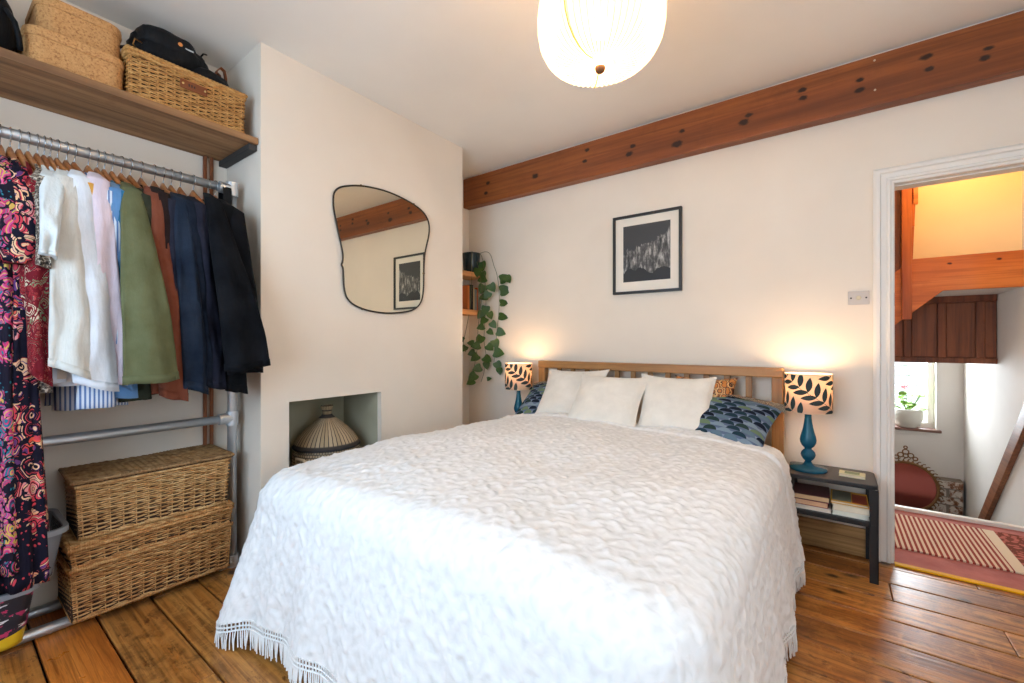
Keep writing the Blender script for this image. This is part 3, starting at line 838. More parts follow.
# ---------------------------------------------------------------- ceiling lamp: pleated paper globe
def ceiling_lamp():
    x, y = -.646, 1.388
    t = thing('pendant_lamp', 'lit pleated white paper globe lamp hanging from the ceiling', 'lamp', (x, y, 0))
    k = NT('pleated_paper', (250, 240, 220), .9, spec=.1)
    tr = k.n('ShaderNodeBsdfTranslucent', {'Color': lin((255, 246, 224))})
    mx = k.n('ShaderNodeMixShader', {0: .16}); k.t.links.new(k.b.outputs[0], mx.inputs[1]); k.t.links.new(tr.outputs[0], mx.inputs[2])
    tp_ = k.n('ShaderNodeBsdfTransparent', {'Color': (1, .95, .86, 1)}); m2 = k.n('ShaderNodeMixShader', {0: .28}); k.t.links.new(mx.outputs[0], m2.inputs[1]); k.t.links.new(tp_.outputs[0], m2.inputs[2]); k.t.links.new(m2.outputs[0], k.out.inputs[0])
    prof = [(.018, 2.104), (.045, 2.098), (.085, 2.093), (.125, 2.099), (.158, 2.114), (.184, 2.14), (.201, 2.175), (.209, 2.22), (.210, 2.26), (.203, 2.32), (.187, 2.37), (.165, 2.415), (.135, 2.45), (.105, 2.47)]
    prof = [(r, z+.014) for r, z in prof]; N2 = 112
    def rf(r, z, i): return r * (1 + (.038 if i % 2 else -.038) * min(1, r/.09))
    sh = MB().lathe(prof, N2, cap=False, rfun=rf).build('paper_shade', k.m, t)
    MB().lathe([(.0, 2.083), (.010, 2.084), (.016, 2.09), (.019, 2.10), (.017, 2.106), (.0, 2.107)], 20, cap=False).build('hub', m_plain('brass_brown_hub', (110, 72, 40), .5, .3), t, smooth=True)
    pc_ = MB()
    for i in range(0, N2, 2):
        a = 2*PI*i/N2
        pc_.tube([(rf(r, z, i)*.999*math.cos(a), rf(r, z, i)*.999*math.sin(a), z-.0010) for r, z in prof[1:]], .0013, 4)
    o = pc_.build('pleat_shade_line', m_plain('fold_shade_tan', (214, 170, 96), .9), sh); o['kind'] = 'stuff'  # tan tubes paint in the dimmer light along the doubled paper folds
    smm = m_plain('tan_seam', (190, 140, 70), .8)
    for a0 in (2.15, 4.6):
        MB().tube([((r+.004)*math.cos(a0), (r+.004)*math.sin(a0), z-.0015) for r, z in prof[1:]], .0022, 5).build('seam', smm, sh)
    MB().cyl((0, 0, 2.36), (0, 0, 2.64), .004, 8).build('cord', m_plain('white_flex', (225, 220, 212), .6), t)
    MB().lathe([(.0, 2.62), (.03, 2.622), (.045, 2.635), (.047, 2.645)], 24).build('ceiling_rose', m_plain('white_rose', (232, 228, 220), .4), t, smooth=True)
    MB().lathe([(.018, 2.30), (.02, 2.36), (.012, 2.37)], 16).build('bulb_holder', m_plain('white_holder', (232, 228, 220), .4), t, smooth=True)
    MB().lathe([(.0, 2.20), (.024, 2.212), (.034, 2.24), (.028, 2.275), (.015, 2.30)], 20, cap=False).build('bulb', bulbm, t, smooth=True)
    l = bpy.data.lights.new('ceiling_bulb', 'POINT'); l.energy = 24; l.color = (1.0, .70, .40); l.shadow_soft_size = .05
    lo = bpy.data.objects.new('ceiling_bulb_light', l); COL.objects.link(lo); lo.parent = t; lo.location = (0, 0, 2.17)
ceiling_lamp()
# warm lamp of the upper stairs (above the door head)
ut = thing('stair_bulb', 'bare warm bulb hanging over the upper flight of stairs', 'lamp', (.62, 3.62, 0))
MB().cyl((0, 0, 2.5), (0, 0, 2.72), .004, 8).build('cord', M['gloss_white'], ut)
MB().lathe([(.0, 2.40), (.03, 2.42), (.03, 2.45), (.015, 2.5), (.0, 2.505)], 16, cap=False).build('bulb', bulbm, ut, smooth=True)
l = bpy.data.lights.new('stair_bulb', 'POINT'); l.energy = 9; l.color = (1.0, .55, .19); l.shadow_soft_size = .05
lo = bpy.data.objects.new('stair_bulb_light', l); COL.objects.link(lo); lo.parent = ut; lo.location = (0, 0, 2.36)

# ================================================================ ON THE WALLS
# mirror
out = [(240,150),(243,122),(260,104),(298,97),(345,97),(400,107),(450,121),(500,143),(545,168),(580,195),(599,225),(605,255),(602,290),(592,330),(585,370),(583,430),(583,490),(575,540),(550,567),(510,578),(450,582),(400,577),(350,565),(310,545),(290,522),(281,490),(278,440),(277,408),(270,398),(276,386),(277,360),(270,320),(258,270),(247,215),(241,180)]
XM = XC + .012
pts = [onX(270 + a/3.793, 160 + c_/3.793, XM) for a, c_ in out]
mr = thing('wall_mirror', 'frameless-look wavy asymmetric mirror with thin dark edge on the chimney breast', 'mirror', pts[25])
L0 = Vector(pts[25])
loc = [Vector(p) - L0 for p in pts]
def smooth_closed(P, it=2):
    for _ in range(it):
        Q = []
        for i in range(len(P)):
            a, c_ = P[i], P[(i+1) % len(P)]
            Q += [a.lerp(c_, .25), a.lerp(c_, .75)]
        P = Q
    return P
sp = smooth_closed(loc, 2)
MB().prism(sp, (-.010, 0, 0)).build('glass', NT('silvered_glass', (226, 222, 205), .01, 1.0).m, mr)
MB().tube(sp, .0055, 6, closed=True).build('edge', m_plain('dark_bronze_edge', (62, 52, 44), .4, .7), mr, smooth=True)
clm = m_plain('bronze_clips', (92, 70, 52), .4, .7)
for i in (4, 22, 8, 15):
    p = loc[i]; MB().box(p.x-.004, p.x+.006, p.y-.006, p.y+.006, p.z-.006, p.z+.006).build('clip', clm, mr, bevel=.002)

# framed photograph
px0, px1, pz0, pz1 = -1.276, -.795, 1.488, 2.046
pf = thing('framed_photograph', 'black-framed monochrome mountain photograph with wide cream mount', 'picture', ((px0+px1)/2, YB, (pz0+pz1)/2))
w, h = px1-px0, pz1-pz0
fr = MB(); fw = .018
fr.box(-w/2, w/2, -.028, -.002, h/2-fw, h/2); fr.box(-w/2, w/2, -.028, -.002, -h/2, -h/2+fw); fr.box(-w/2, -w/2+fw, -.028, -.002, -h/2+fw, h/2-fw); fr.box(w/2-fw, w/2, -.028, -.002, -h/2+fw, h/2-fw)
fr.build('frame', m_plain('black_frame_wood', (34, 30, 29), .4), pf, bevel=.002)
MB().box(-w/2+fw, w/2-fw, -.012, -.004, -h/2+fw, h/2-fw).build('mount', m_paint('cream_mount', (232, 222, 208), .9, 2, .02), pf)
k = NT('grey_mountain_print', (60, 60, 60), .5)
co = k.co('Object'); sx = k.n('ShaderNodeSeparateXYZ', {0: co}).outputs
ridge = k.noise(k.n('ShaderNodeCombineXYZ', {0: sx[0]}).outputs[0], 9, 5, .6)[0]
hgt = k.math('ADD', k.math('MULTIPLY', ridge, .30), k.math('MULTIPLY', sx[0], .35))
mask = k.math('LESS_THAN', sx[2], k.math('SUBTRACT', hgt, .08))
rock = k.ramp(k.noise(k.co('Object', (3, 1, .8)), 18, 6, .7)[0], [(.35, (24, 24, 25)), (.5, (86, 84, 82)), (.68, (190, 186, 180))])
fore = k.math('LESS_THAN', sx[2], k.math('ADD', k.math('MULTIPLY', k.noise(co, 7, 4)[0], .16), -.20))
c = k.mix(mask, (58, 57, 58), rock); c = k.mix(fore, c, (30, 29, 30)); k.col(c)
MB().box(-w/2+.075, w/2-.075, -.0135, -.012, -h/2+.085, h/2-.075).build('print', k.m, pf)

# switch plate
c0 = onY(858.5, 298, YB)
sw = thing('dimmer_switch', 'square metal dimmer switch plate beside the door frame', 'switch', (c0[0], YB, c0[2]))
MB().box(-.045, .045, -.007, 0, -.036, .036).build('plate', m_paint('brushed_plate', (198, 190, 184), .4, 5, .02), sw, bevel=.002)
MB().cyl((0, -.007, 0), (0, -.02, 0), .011, 20).build('knob', m_plain('cream_knob', (214, 200, 168), .4), sw, bevel=.002)
for x in (-.032, .032): MB().cyl((x, -.007, 0), (x, -.0085, 0), .0045, 10).build('screw', m_plain('dark_screw', (60, 56, 52), .4, .6), sw)

# ---------------------------------------------------------------- alcove shelves right of the chimney breast
M['shelf_pine'] = m_wood('pine_shelf', (196, 138, 84), (208, 152, 98), (160, 104, 56), 1, 1, .55, True, 18, stain=.25)
zs1, zs2 = 1.715, 1.385
tag(MB().box(XL, -2.515, 2.454, YB, zs1, zs1+.042).build('alcove_shelf', M['shelf_pine'], bevel=.003), 'upper pine shelf in the alcove, carrying the trailing plant pot', 'shelf', 'alcove shelves')
tag(MB().box(XL, -2.515, 2.454, YB, zs2, zs2+.042).build('alcove_shelf', M['shelf_pine'], bevel=.003), 'lower pine shelf in the alcove, carrying a row of books', 'shelf', 'alcove shelves')
bz = zs2 + .042
bl = [((196, 112, 60), .026, .21, 'orange-brown book at the left of the alcove shelf row'), ((70, 88, 78), .012, .215, 'thin grey-green book beside the orange-brown one on alcove shelf'), ((24, 24, 26), .034, .22, 'thick black book on the alcove shelf'),
      ((196, 172, 130), .016, .205, 'cream-spined book on the alcove shelf right of the black one'), ((122, 126, 124), .030, .185, 'grey hardback on the alcove shelf behind vine leaves'), ((206, 92, 34), .012, .20, 'bright orange slim book on the alcove shelf'), ((150, 140, 126), .022, .15, 'short grey-beige book at the right end of alcove row')]
yy = 2.772
for (c_, th, hh, lab) in bl:
    t = thing('book', lab, 'book', (-2.53, yy, bz), 0, 'books on the alcove shelf')
    cm = m_paint('spine', c_, .6, 8, .05)
    MB().box(-.13, 0, 0, th, 0, .003).box(-.13, 0, 0, .002, 0, hh).box(-.13, 0, th-.002, th, 0, hh).box(-.003, 0, 0, th, 0, hh).build('cover', cm, t)
    MB().box(-.127, -.003, .002, th-.002, .003, hh-.005).build('pages', m_plain('page_block', (226, 214, 190), .9), t)
    yy += th + .001
# trailing plant
def plant():
    pc = Vector((-2.588, 2.885, zs1+.042))
    t = thing('trailing_plant', 'trailing green vine in a dark glazed pot on the alcove shelf', 'plant', pc)
    MB().lathe([(.060, 0), (.066, .005), (.074, .08), (.080, .17), (.080, .178), (.073, .178), (.070, .15), (.0, .148)], 28, cap=False).build('pot', m_plain('dark_teal_glaze', (20, 38, 44), .15), t, smooth=True)
    MB().lathe([(.0, .152), (.070, .151)], 20, cap=False).build('soil', m_plain('potting_soil', (40, 28, 20), .95), t)
    kk = NT('pothos_leaf', (60, 96, 34), .45); nn = kk.noise(kk.co('Object', (1, 1, 1), True), 20)[0]
    kk.col(kk.ramp(nn, [(.35, (32, 58, 20)), (.65, (66, 98, 36))]))
    tr = kk.n('ShaderNodeBsdfTranslucent', {'Color': lin((90, 140, 40))}); mx = kk.n('ShaderNodeMixShader', {0: .2})
    kk.t.links.new(kk.b.outputs[0], mx.inputs[1]); kk.t.links.new(tr.outputs[0], mx.inputs[2]); kk.t.links.new(mx.outputs[0], kk.out.inputs[0])
    lv = MB(); n = 8
    prof = [(0, .0), (.04, .36), (.16, .46), (.34, .46), (.52, .38), (.70, .27), (.86, .13), (1, 0)]
    vs = []
    for f, w_ in prof:
        z = -.06*math.sin(PI*f)
        vs += [(-w_, f - (.10*(1-f) if w_ > .3 and f < .2 else 0), z+.09*w_), (0, f, z), (w_, f - (.10*(1-f) if w_ > .3 and f < .2 else 0), z+.09*w_)]
    fs = []
    for i in range(len(prof)-1):
        a = i*3; fs += [(a, a+1, a+4, a+3), (a+1, a+2, a+5, a+4)]
    lv.add(vs, fs); lme = lv.mesh('leaf', kk.m, True)
    vm = m_plain('vine_stem', (96, 92, 50), .6)
    # vines: control points as seen against the back wall plane, hanging in front of shelf and wall
    vines = [[(484,252),(490,254),(494,266),(497,275),(499,290),(499,310),(497,330),(495,350),(494,362)],
             [(480,254),(483,262),(485,280),(486,300),(485,320),(484,340),(486,356),(484,372),(481,382)],
             [(474,253),(477,262),(480,276),(482,292),(480,310),(478,330),(477,350),(474,368),(472,380)],
             [(472,254),(471,300),(466,330),(463,345),(466,352)]]
    Xp = [(2.93, 2.955), (2.90, 2.92), (2.88, 2.86), (2.82, 2.78)]
    rnd = random.Random(21)
    leaves = [  # u, v of leaf base, pointing angle (screen, degrees, 0 = right), size px, vine depth
        (500,280,20,14),(506,276,-60,11),(500,291,10,15),(500,303,5,11),(499,316,-10,12),(497,331,-20,12),(494,340,-70,12),(494,352,-10,14),(496,362,-60,11),(499,368,-80,9),
        (486,278,200,12),(484,285,250,13),(490,284,-60,12),(487,296,200,11),(486,306,-100,12),(483,312,230,11),(489,312,-70,10),(484,326,200,10),(488,330,-40,9),(482,336,240,13),(487,345,-40,11),(480,345,190,12),(484,357,-30,12),(478,355,220,12),(486,362,-80,10),
        (481,262,-80,13),(478,268,-95,12),(474,343,180,9),(475,352,200,10),(481,367,200,12),(476,374,220,13),(474,380,210,11),(487,379,10,6),(466,346,-120,9),(464,340,150,7),
        (482,272,-70,10),(489,292,-120,11),(486,318,-130,11),(491,322,-50,10)]
    for q, vv in enumerate(vines):
        P = []
        for i, (u, v) in enumerate(vv):
            y_ = Xp[q][0] + (Xp[q][1]-Xp[q][0])*i/(len(vv)-1)
            p = Vector(onY(u, v, y_)); P.append(p - pc)
        P = [Vector((P[0].x*.3, P[0].y*.3, .155))] + P
        Q = []
        for i in range(len(P)-1):
            for k_ in range(4): 
                p0, p1, p2, p3 = P[max(i-1,0)], P[i], P[i+1], P[min(i+2, len(P)-1)]; f = k_/4
                Q.append(.5*((2*p1)+(p2-p0)*f+(2*p0-5*p1+4*p2-p3)*f*f+(3*p1-p0-3*p2+p3)*f**3))
        Q.append(P[-1])
        MB().tube(Q, .0024, 5).build('vine', vm, t, smooth=True)
    for (u, v, ang, sz_) in leaves:
        yv = 2.935 if u > 491 else (2.905 if u > 480 else 2.86)
        p = Vector(onY(u, v, yv + rnd.uniform(-.012, .012)))
        s = sz_ * 3.85/FOC * .80
        a = math.radians(ang)
        right = Vector((C36, S36, 0)); up = Vector((0, 0, 1)); toward = Vector((S36, -C36, 0))
        d = (right*math.cos(a) + up*math.sin(a) + toward*rnd.uniform(-.1, .45)).normalized()
        nrm = (toward + up*rnd.uniform(.1, .5) + right*rnd.uniform(-.4, .4)); nrm = (nrm - d*nrm.dot(d)).normalized()
        sd = d.cross(nrm)
        R = Matrix((sd, d, nrm)).transposed().to_4x4()
        o = bpy.data.objects.new('leaf', lme); COL.objects.link(o); o.parent = t
        o.matrix_local = Matrix.Translation(p - pc) @ R @ Matrix.Diagonal((s, s, s, 1))
plant()

# ---------------------------------------------------------------- lidded seagrass basket in the fireplace
def seagrass():
    c0 = Vector((-2.495, 1.458, 0))
    t = thing('seagrass_basket', 'round lidded seagrass basket standing in the fireplace opening', 'basket', c0)
    def mat(name, nx, ny, c1, c2, dark):
        k = NT(name, c1, .85); co = k.co('UV', (nx, ny, 1))
        br = k.n('ShaderNodeTexBrick', {'Vector': co, 'Color1': lin(c1), 'Color2': lin(c2), 'Mortar': lin(dark), 'Scale': 1.0, 'Mortar Size': .13, 'Mortar Smooth': .3, 'Brick Width': 1.0, 'Row Height': 1.0}, offset=.5)
        k.col(br.outputs[0]); k.bump(br.outputs[1], -.8, .01); return k.m
    body = mat('seagrass_weave', 76, 30, (184, 164, 136), (164, 142, 112), (60, 52, 50))
    lidm = mat('seagrass_lid', 46, 1, (184, 162, 132), (166, 144, 112), (62, 54, 50))
    MB().lathe([(.17, 0), (.188, .02), (.20, .10), (.206, .25), (.203, .38), (.197, .45), (.19, .49), (.182, .515)], 48, uv=True).build('body', body, t, smooth=True)
    ld = MB().lathe([(.186, .515), (.19, .525), (.178, .55), (.155, .585), (.12, .622), (.085, .652), (.05, .682), (.034, .695), (.028, .705)], 48, uv=True).build('lid', lidm, t, smooth=True)
    MB().lathe([(.027, .695), (.026, .715), (.030, .735), (.036, .75), (.034, .758), (.0, .76)], 24, uv=True).build('lid_knob', mat('seagrass_knob', 22, 3, (176, 150, 112), (150, 124, 90), (52, 44, 42)), ld, smooth=True)
    MB().tube([(.189*math.cos(2*PI*k/48), .189*math.sin(2*PI*k/48), .518) for k in range(48)], .006, 6, closed=True).build('rim', m_plain('dark_rim_binding', (46, 42, 42), .9), t, smooth=True)
    a0 = -1.2
    MB().tube([(.20*math.cos(a0-.25), .20*math.sin(a0-.25), .45), (.225*math.cos(a0-.12), .225*math.sin(a0-.12), .485), (.228*math.cos(a0+.1), .228*math.sin(a0+.1), .48), (.20*math.cos(a0+.25), .20*math.sin(a0+.25), .44)], .008, 8).build('handle', m_plain('pale_rope_handle', (214, 196, 168), .9), t, smooth=True)
seagrass()

# ---------------------------------------------------------------- things on the landing
def rug():
    k = NT('striped_woven_rug', (150, 70, 60), .95, spec=.1); co = k.co('Object')
    sx = k.n('ShaderNodeSeparateXYZ', {0: co}).outputs
    fx = k.math('FRACT', k.math('MULTIPLY', sx[0], 1/.0235))
    stripe = k.mix(k.math('GREATER_THAN', fx, .5), (150, 64, 54), (224, 198, 172))
    zz = k.vor(k.co('Object', (1, 1, 1)), 34)[0]
    pat = k.mix(k.math('GREATER_THAN', zz, .42), (186, 104, 90), (120, 62, 44))
    c = k.mix(k.math('GREATER_THAN', sx[0], .735), stripe, (226, 206, 180))
    c = k.mix(k.math('GREATER_THAN', sx[0], .785), c, pat)
    k.col(c); k.bump(k.noise(co, 220, 2)[0], .4, .003)
    o = MB().box(-.5, .94, 3.21, 3.82, -.001, .008).build('rug', k.m, bevel=.002)
    tag(o, 'red and cream striped woven rug on the pink landing carpet', 'rug')
rug()
def round_mirror():
    t = thing('round_mirror', 'round mirror in an ornate scrolled brass frame leaning in the stairwell', 'mirror', (.55, 5.27, -.45))
    t.rotation_euler = (-.14, 0, 0)
    R = .21; zc = .285
    MB().cyl((0, 0, zc), (0, .012, zc), R-.01, 48).build('glass', NT('mirror_rose_reflection', (140, 72, 64), .12, .75).m, t)  # rose tint puts the pink reflection into the glass colour
    br = m_plain('aged_brass', (126, 92, 58), .45, .7)
    MB().tube([(R*math.cos(2*PI*k/64), 0, zc+R*math.sin(2*PI*k/64)) for k in range(64)], .011, 8, closed=True).build('frame', br, t, smooth=True)
    for k in range(44):
        a = 2*PI*k/44; cx, cz = (R+.022)*math.cos(a), zc+(R+.022)*math.sin(a)
        rr = .016
        MB().tube([(cx + rr*math.cos(q*PI/4+a), 0, cz + rr*math.sin(q*PI/4+a)) for q in range(7)], .0042, 5).build('scroll', br, t, smooth=True)
    cr = MB(); zt_ = zc + R + .04
    for (x, z, r) in ((0, .055, .022), (-.035, .025, .02), (.035, .025, .02), (0, .02, .018), (-.065, .0, .016), (.065, 0, .016), (0, .095, .012)):
        cr.tube([(x + r*math.cos(q*PI/6), 0, zt_ + z + r*math.sin(q*PI/6)) for q in range(12)], .0055, 5, closed=True)
    cr.build('crest', br, t, smooth=True)
round_mirror()
def sill_plant():
    p = onY(908.5, 431, SY+.03)
    t = thing('potted_geranium', 'leafy pot plant with a red flower on the stairwell window sill', 'plant', (p[0]-.005, SY+.035, wz0+.004))
    MB().lathe([(.06, 0), (.085, .02), (.105, .07), (.110, .12), (.104, .165), (.098, .175), (.092, .165), (.0, .15)], 32, cap=False).build('pot', m_paint('pale_stone_pot', (206, 204, 194), .8, 8), t, smooth=True)
    gm = NT('geranium_leaf', (110, 160, 60), .6); gm.col(gm.ramp(gm.noise(gm.co('Object', (1, 1, 1), True), 12)[0], [(.35, (80, 130, 50)), (.65, (170, 204, 90))]))
    rnd = random.Random(4); sm = m_plain('green_stalk', (110, 140, 70), .7)
    lf = MB().add([(0,0,0),(.4,.25,.06),(.5,.6,.05),(.25,.95,0),(0,.85,-.03),(-.25,.95,0),(-.5,.6,.05),(-.4,.25,.06)], [(0,1,2,3,4),(0,4,5,6,7)]).mesh('leaf', gm.m)
    for k_ in range(26):
        a = rnd.uniform(0, 2*PI); r = rnd.uniform(.02, .12); z = rnd.uniform(.18, .32)
        o = bpy.data.objects.new('leaf', lf); COL.objects.link(o); o.parent = t
        o.location = (r*math.cos(a), r*math.sin(a)*.6, z); o.rotation_euler = (rnd.uniform(-.5, .9), rnd.uniform(-.6, .6), rnd.uniform(0, 6.3)); s = rnd.uniform(.05, .075); o.scale = (s, s, s)
        MB().tube([(0, 0, .15), (r*math.cos(a)*.7, r*math.sin(a)*.4, z*.8), (r*math.cos(a), r*math.sin(a)*.6, z)], .002, 4).build('stalk', sm, t)
    MB().tube([(0, 0, .15), (-.01, 0, .3), (-.02, 0, .37)], .0025, 4).build('stalk', sm, t)
    pm = m_plain('pinkish_red_petal', (216, 70, 90), .6)
    fl = MB()
    for k_ in range(9):
        a = k_*.7; fl.add([(-.02, 0, .365), (-.02+.03*math.cos(a), .012*math.sin(a), .375+.018*math.sin(a)), (-.02+.034*math.cos(a+.5), .012, .375+.02*math.sin(a+.5))], [(0, 1, 2)])
    fl.build('flower', pm, t)
sill_plant()
# ================================================================ OPEN WARDROBE IN THE LEFT ALCOVE
M['shelf_old'] = m_wood('rough_scaffold_board', (150, 108, 70), (172, 128, 86), (100, 66, 40), 1, 1, .7, False, 14, stain=.45, bump=.3)
shf = MB().box(XL, -2.31, -.62, .984, 2.137, 2.170).build('wardrobe_shelf', M['shelf_old'], bevel=.003)
tag(shf, 'long rough timber board shelf above the clothes rail', 'shelf')
ct = MB().box(XL, -2.325, .945, .984, 2.108, 2.137).build('shelf_cleat', m_plain('dark_cleat', (52, 50, 50), .7), bevel=.003)
ct.parent = shf
RX, RZ, RY = -2.47, 1.927, .925
rail = thing('clothes_rail', 'galvanised tube clothes rail frame filling the left alcove', 'clothes rail', (RX, RY, 0))
def ltube(a, c_, r, nm): return MB().cyl(a, c_, r, 20).build(nm, M['steel'], rail, smooth=True)
ltube((0, -1.5, RZ), (0, .0, RZ), .0205, 'top_tube')
ltube((0, -1.5, .758), (0, .0, .758), .0205, 'middle_tube')
ltube((0, -1.5, .024), (0, .0, .024), .0205, 'bottom_tube')
ltube((-.19, -1.5, .024), (-.19, 0, .024), .0205, 'rear_bottom_tube')
ltube((0, 0, .0), (0, 0, RZ+.03), .0205, 'upright')
ltube((-.19, 0, .024), (0, 0, .024), .0205, 'foot_tube')
for z in (RZ, .758, .024):
    b = MB(); b.cyl((0, 0, z-.035), (0, 0, z+.035), .0275, 20); b.cyl((0, -.06, z), (0, 0, z), .0275, 20); b.cyl((.02, -.045, z), (.033, -.045, z), .006, 8)
    b.build('clamp', M['steel'], rail)
# copper pipes
for i, (u, lab) in enumerate(((205, 'copper heating pipe running down the alcove wall, left of the pair'), (211.5, 'copper heating pipe running down the alcove wall, right of the pair'))):
    p = onX(u, 300, XL+.016)
    t = thing('copper_pipe', lab, 'pipe', (p[0], p[1], 0), 0, 'copper pipes in the alcove')
    cp = m_paint('brown_painted_copper', (150, 92, 62), .4, 10, .05)
    MB().cyl((0, 0, 0), (0, 0, 2.137), .0095, 14).build('tube', cp, t, smooth=True)
    for z in (.3, .95, 1.6): MB().cyl((0, 0, z-.009), (0, 0, z+.009), .0115, 14).build('pipe_clip', cp, t)

# ---------------------------------------------------------------- wicker
def m_wicker(name, c1, c2, dark):
    k = NT(name, c1, .6); co = k.co('Object', (1, 1, 1), True)
    n = k.noise(k.co('Object', (30, 30, 130)), 1.0, 3, .6)[0]; n2 = k.noise(co, 9, 4)[0]
    c = k.ramp(n, [(.3, dark), (.45, c1), (.68, c2)])
    c = k.mix(k.math('MULTIPLY', n2, .45), c, dark)
    k.col(c); return k.m
M['wick'] = m_wicker('honey_wicker', (200, 152, 92), (232, 196, 142), (128, 84, 40))
M['wick2'] = m_wicker('brown_wicker', (186, 130, 70), (224, 182, 122), (116, 68, 28))
M['wick3'] = m_wicker('golden_wicker', (198, 142, 74), (226, 180, 112), (118, 72, 28))
M['wick_dark'] = m_plain('wicker_inside', (52, 32, 16), .9)
def wicker_box(t, w, d, h, mat, step=.0085, stake=.042, taper=.012, lid=None, lidmat=None, z0=0.0, nm='weave'):
    """woven basket wall: rows wind in front of and behind upright stakes; w along x, d along y"""
    per = 2*(w+d)
    def outline(s, z, off):
        k = 1 - taper*(1-z/h)/max(w, d)*2
        W, D = w*k, d*k
        s = s % per; pts = None
        if s < w: p = (-W/2 + s/w*W, -D/2 - off)
        elif s < w+d: p = (W/2 + off, -D/2 + (s-w)/d*D)
        elif s < 2*w+d: p = (W/2 - (s-w-d)/w*W, D/2 + off)
        else: p = (-W/2 - off, D/2 - (s-2*w-d)/d*D)
        return p
    nst = int(per/stake); ns = nst*4
    mb = MB(); rows_ = int(h/step)
    for r in range(rows_):
        z = z0 + (r+.5)*h/rows_; ring = []
        for i in range(ns):
            s = per*i/ns
            off = .0035*math.sin(2*PI*i/8 + (PI if r % 2 else 0)) + .0006*math.sin(i*1.7+r)
            x, y = outline(s, z-z0, off)
            ring.append((x, y, z + .0008*math.sin(i*.9+r*2.1)))
        mb.tube(ring, step*.47, 4, closed=True)
    o = mb.build(nm, mat, t, smooth=True); o['kind'] = 'stuff'
    sk = MB()
    for i in range(nst):
        x, y = outline(per*(i+.25)/nst, 0, 0); x2, y2 = outline(per*(i+.25)/nst, h, 0)
        sk.cyl((x, y, z0), (x2, y2, z0+h), .0032, 5)
    o = sk.build('stakes', mat, t); o['kind'] = 'stuff'
    k = (w-.008)/2; q = (d-.008)/2
    MB().box(-k, k, -q, q, z0+.003, z0+h-.003).build('lining', M['wick_dark'], t)
    for z, rr in ((z0+.004, .0075), (z0+h, .0085)):
        ring = []
        for i in range(120):
            x, y = outline(per*i/120, z-z0, .002); ring.append((x, y, z))
        bm_ = MB(); bm_.tube(ring, rr, 6, closed=True)
        for i in range(int(per/.014)):                       # lashing turns on the border
            x, y = outline(i*.014, z-z0, .002); x2, y2 = outline(i*.014+.006, z-z0, .002)
            bm_.tube([(x, y, z), (x2, y2, z)], rr*1.16, 6)
        bm_.build('border', mat, t, smooth=True)
def wicker_lid(t, w, d, z, th, mat, sag=0.0):
    mb = MB(); n = int(d/.0085)
    for r in range(n):
        y = -d/2 + (r+.5)*d/n; pts = []
        m_ = int(w/.011)
        for i in range(m_+1):
            x = -w/2 + w*i/m_
            pts.append((x, y, z + th + .003*math.sin(2*PI*i/4 + (PI if r % 2 else 0)) - sag*math.cos(x/w*PI)))
        mb.tube(pts, .0034, 4)
    o = mb.build('lid_weave', mat, t, smooth=True); o['kind'] = 'stuff'
    MB().box(-w/2, w/2, -d/2, d/2, z+.004, z+th-.006).build('lid_board', M['wick_dark'], t)
    b = MB(); ring = [(-w/2, -d/2, z+th-.004), (w/2, -d/2, z+th-.004), (w/2, d/2, z+th-.004), (-w/2, d/2, z+th-.004)]
    R2 = []
    for i in range(4):
        a = Vector(ring[i]); c_ = Vector(ring[(i+1) % 4]); m_ = int((c_-a).length/.014)
        for k in range(m_):
            R2.append(a.lerp(c_, k/m_)); b.tube([a.lerp(c_, k/m_), a.lerp(c_, (k+.45)/m_)], .0092, 6)
    b.tube(R2, .0080, 6, closed=True); b.build('lid_border', mat, t, smooth=True)
# two trunks under the rail (rotated so that local -y faces the room)
t = thing('wicker_chest', 'lower brown wicker chest on the floor tubes', 'basket', (-2.535, .608, .0455), PI/2, 'wicker chests')
wicker_box(t, .56, .305, .205, M['wick2']); wicker_box(t, .568, .313, .075, M['wick2'], z0=.212, nm='lid_side'); wicker_lid(t, .57, .315, .287, .018, M['wick2'])
for z in (.215,):
    pass
t = thing('wicker_chest', 'upper honey wicker chest with lid stacked on the brown one', 'basket', (-2.545, .618, .3575), PI/2 - .03, 'wicker chests')
wicker_box(t, .535, .30, .215, M['wick']); wicker_lid(t, .56, .325, .218, .02, m_wicker('grey_brown_wicker', (150, 112, 68), (186, 150, 104), (96, 62, 30)), .004)  # lid top toned darker grey-brown than the sides

# ---------------------------------------------------------------- plastic tubs
def tub(label, w, d, h, loc, mat, rimm, printed=None, group='plastic tubs'):
    t = thing('storage_tub', label, 'storage box', loc, 0, group)
    rings = []
    for f in (0, .08, .5, .92, 1.0):
        s = .88 + .12*f
        rings.append([(a*s, c_*s, h*f) for a, c_ in rbox(w, d, .05)])
    inner = [[(p[0]*.985, p[1]*.985, p[2]+.003) for p in r_] for r_ in reversed(rings)]
    MB().loft(rings + inner, cap=True).build('body', mat, t, smooth=True)
    ro = rbox(w+.024, d+.024, .06); ri = rbox(w-.01, d-.01, .045)
    MB().loft([[(a, c_, h-.016) for a, c_ in ro], [(a, c_, h+.004) for a, c_ in ro], [(a, c_, h+.004) for a, c_ in ri], [(a, c_, h-.016) for a, c_ in ri], [(a, c_, h-.016) for a, c_ in ro]], cap=False).build('rim', rimm, t, bevel=.003)
    return t
def m_clear(name, c, a):
    k = NT(name, c, .25); tr = k.n('ShaderNodeBsdfTransparent', {'Color': (.9, .92, .95, 1)}); mx = k.n('ShaderNodeMixShader', {0: a})
    k.t.links.new(k.b.outputs[0], mx.inputs[1]); k.t.links.new(tr.outputs[0], mx.inputs[2]); k.t.links.new(mx.outputs[0], k.out.inputs[0]); return k.m
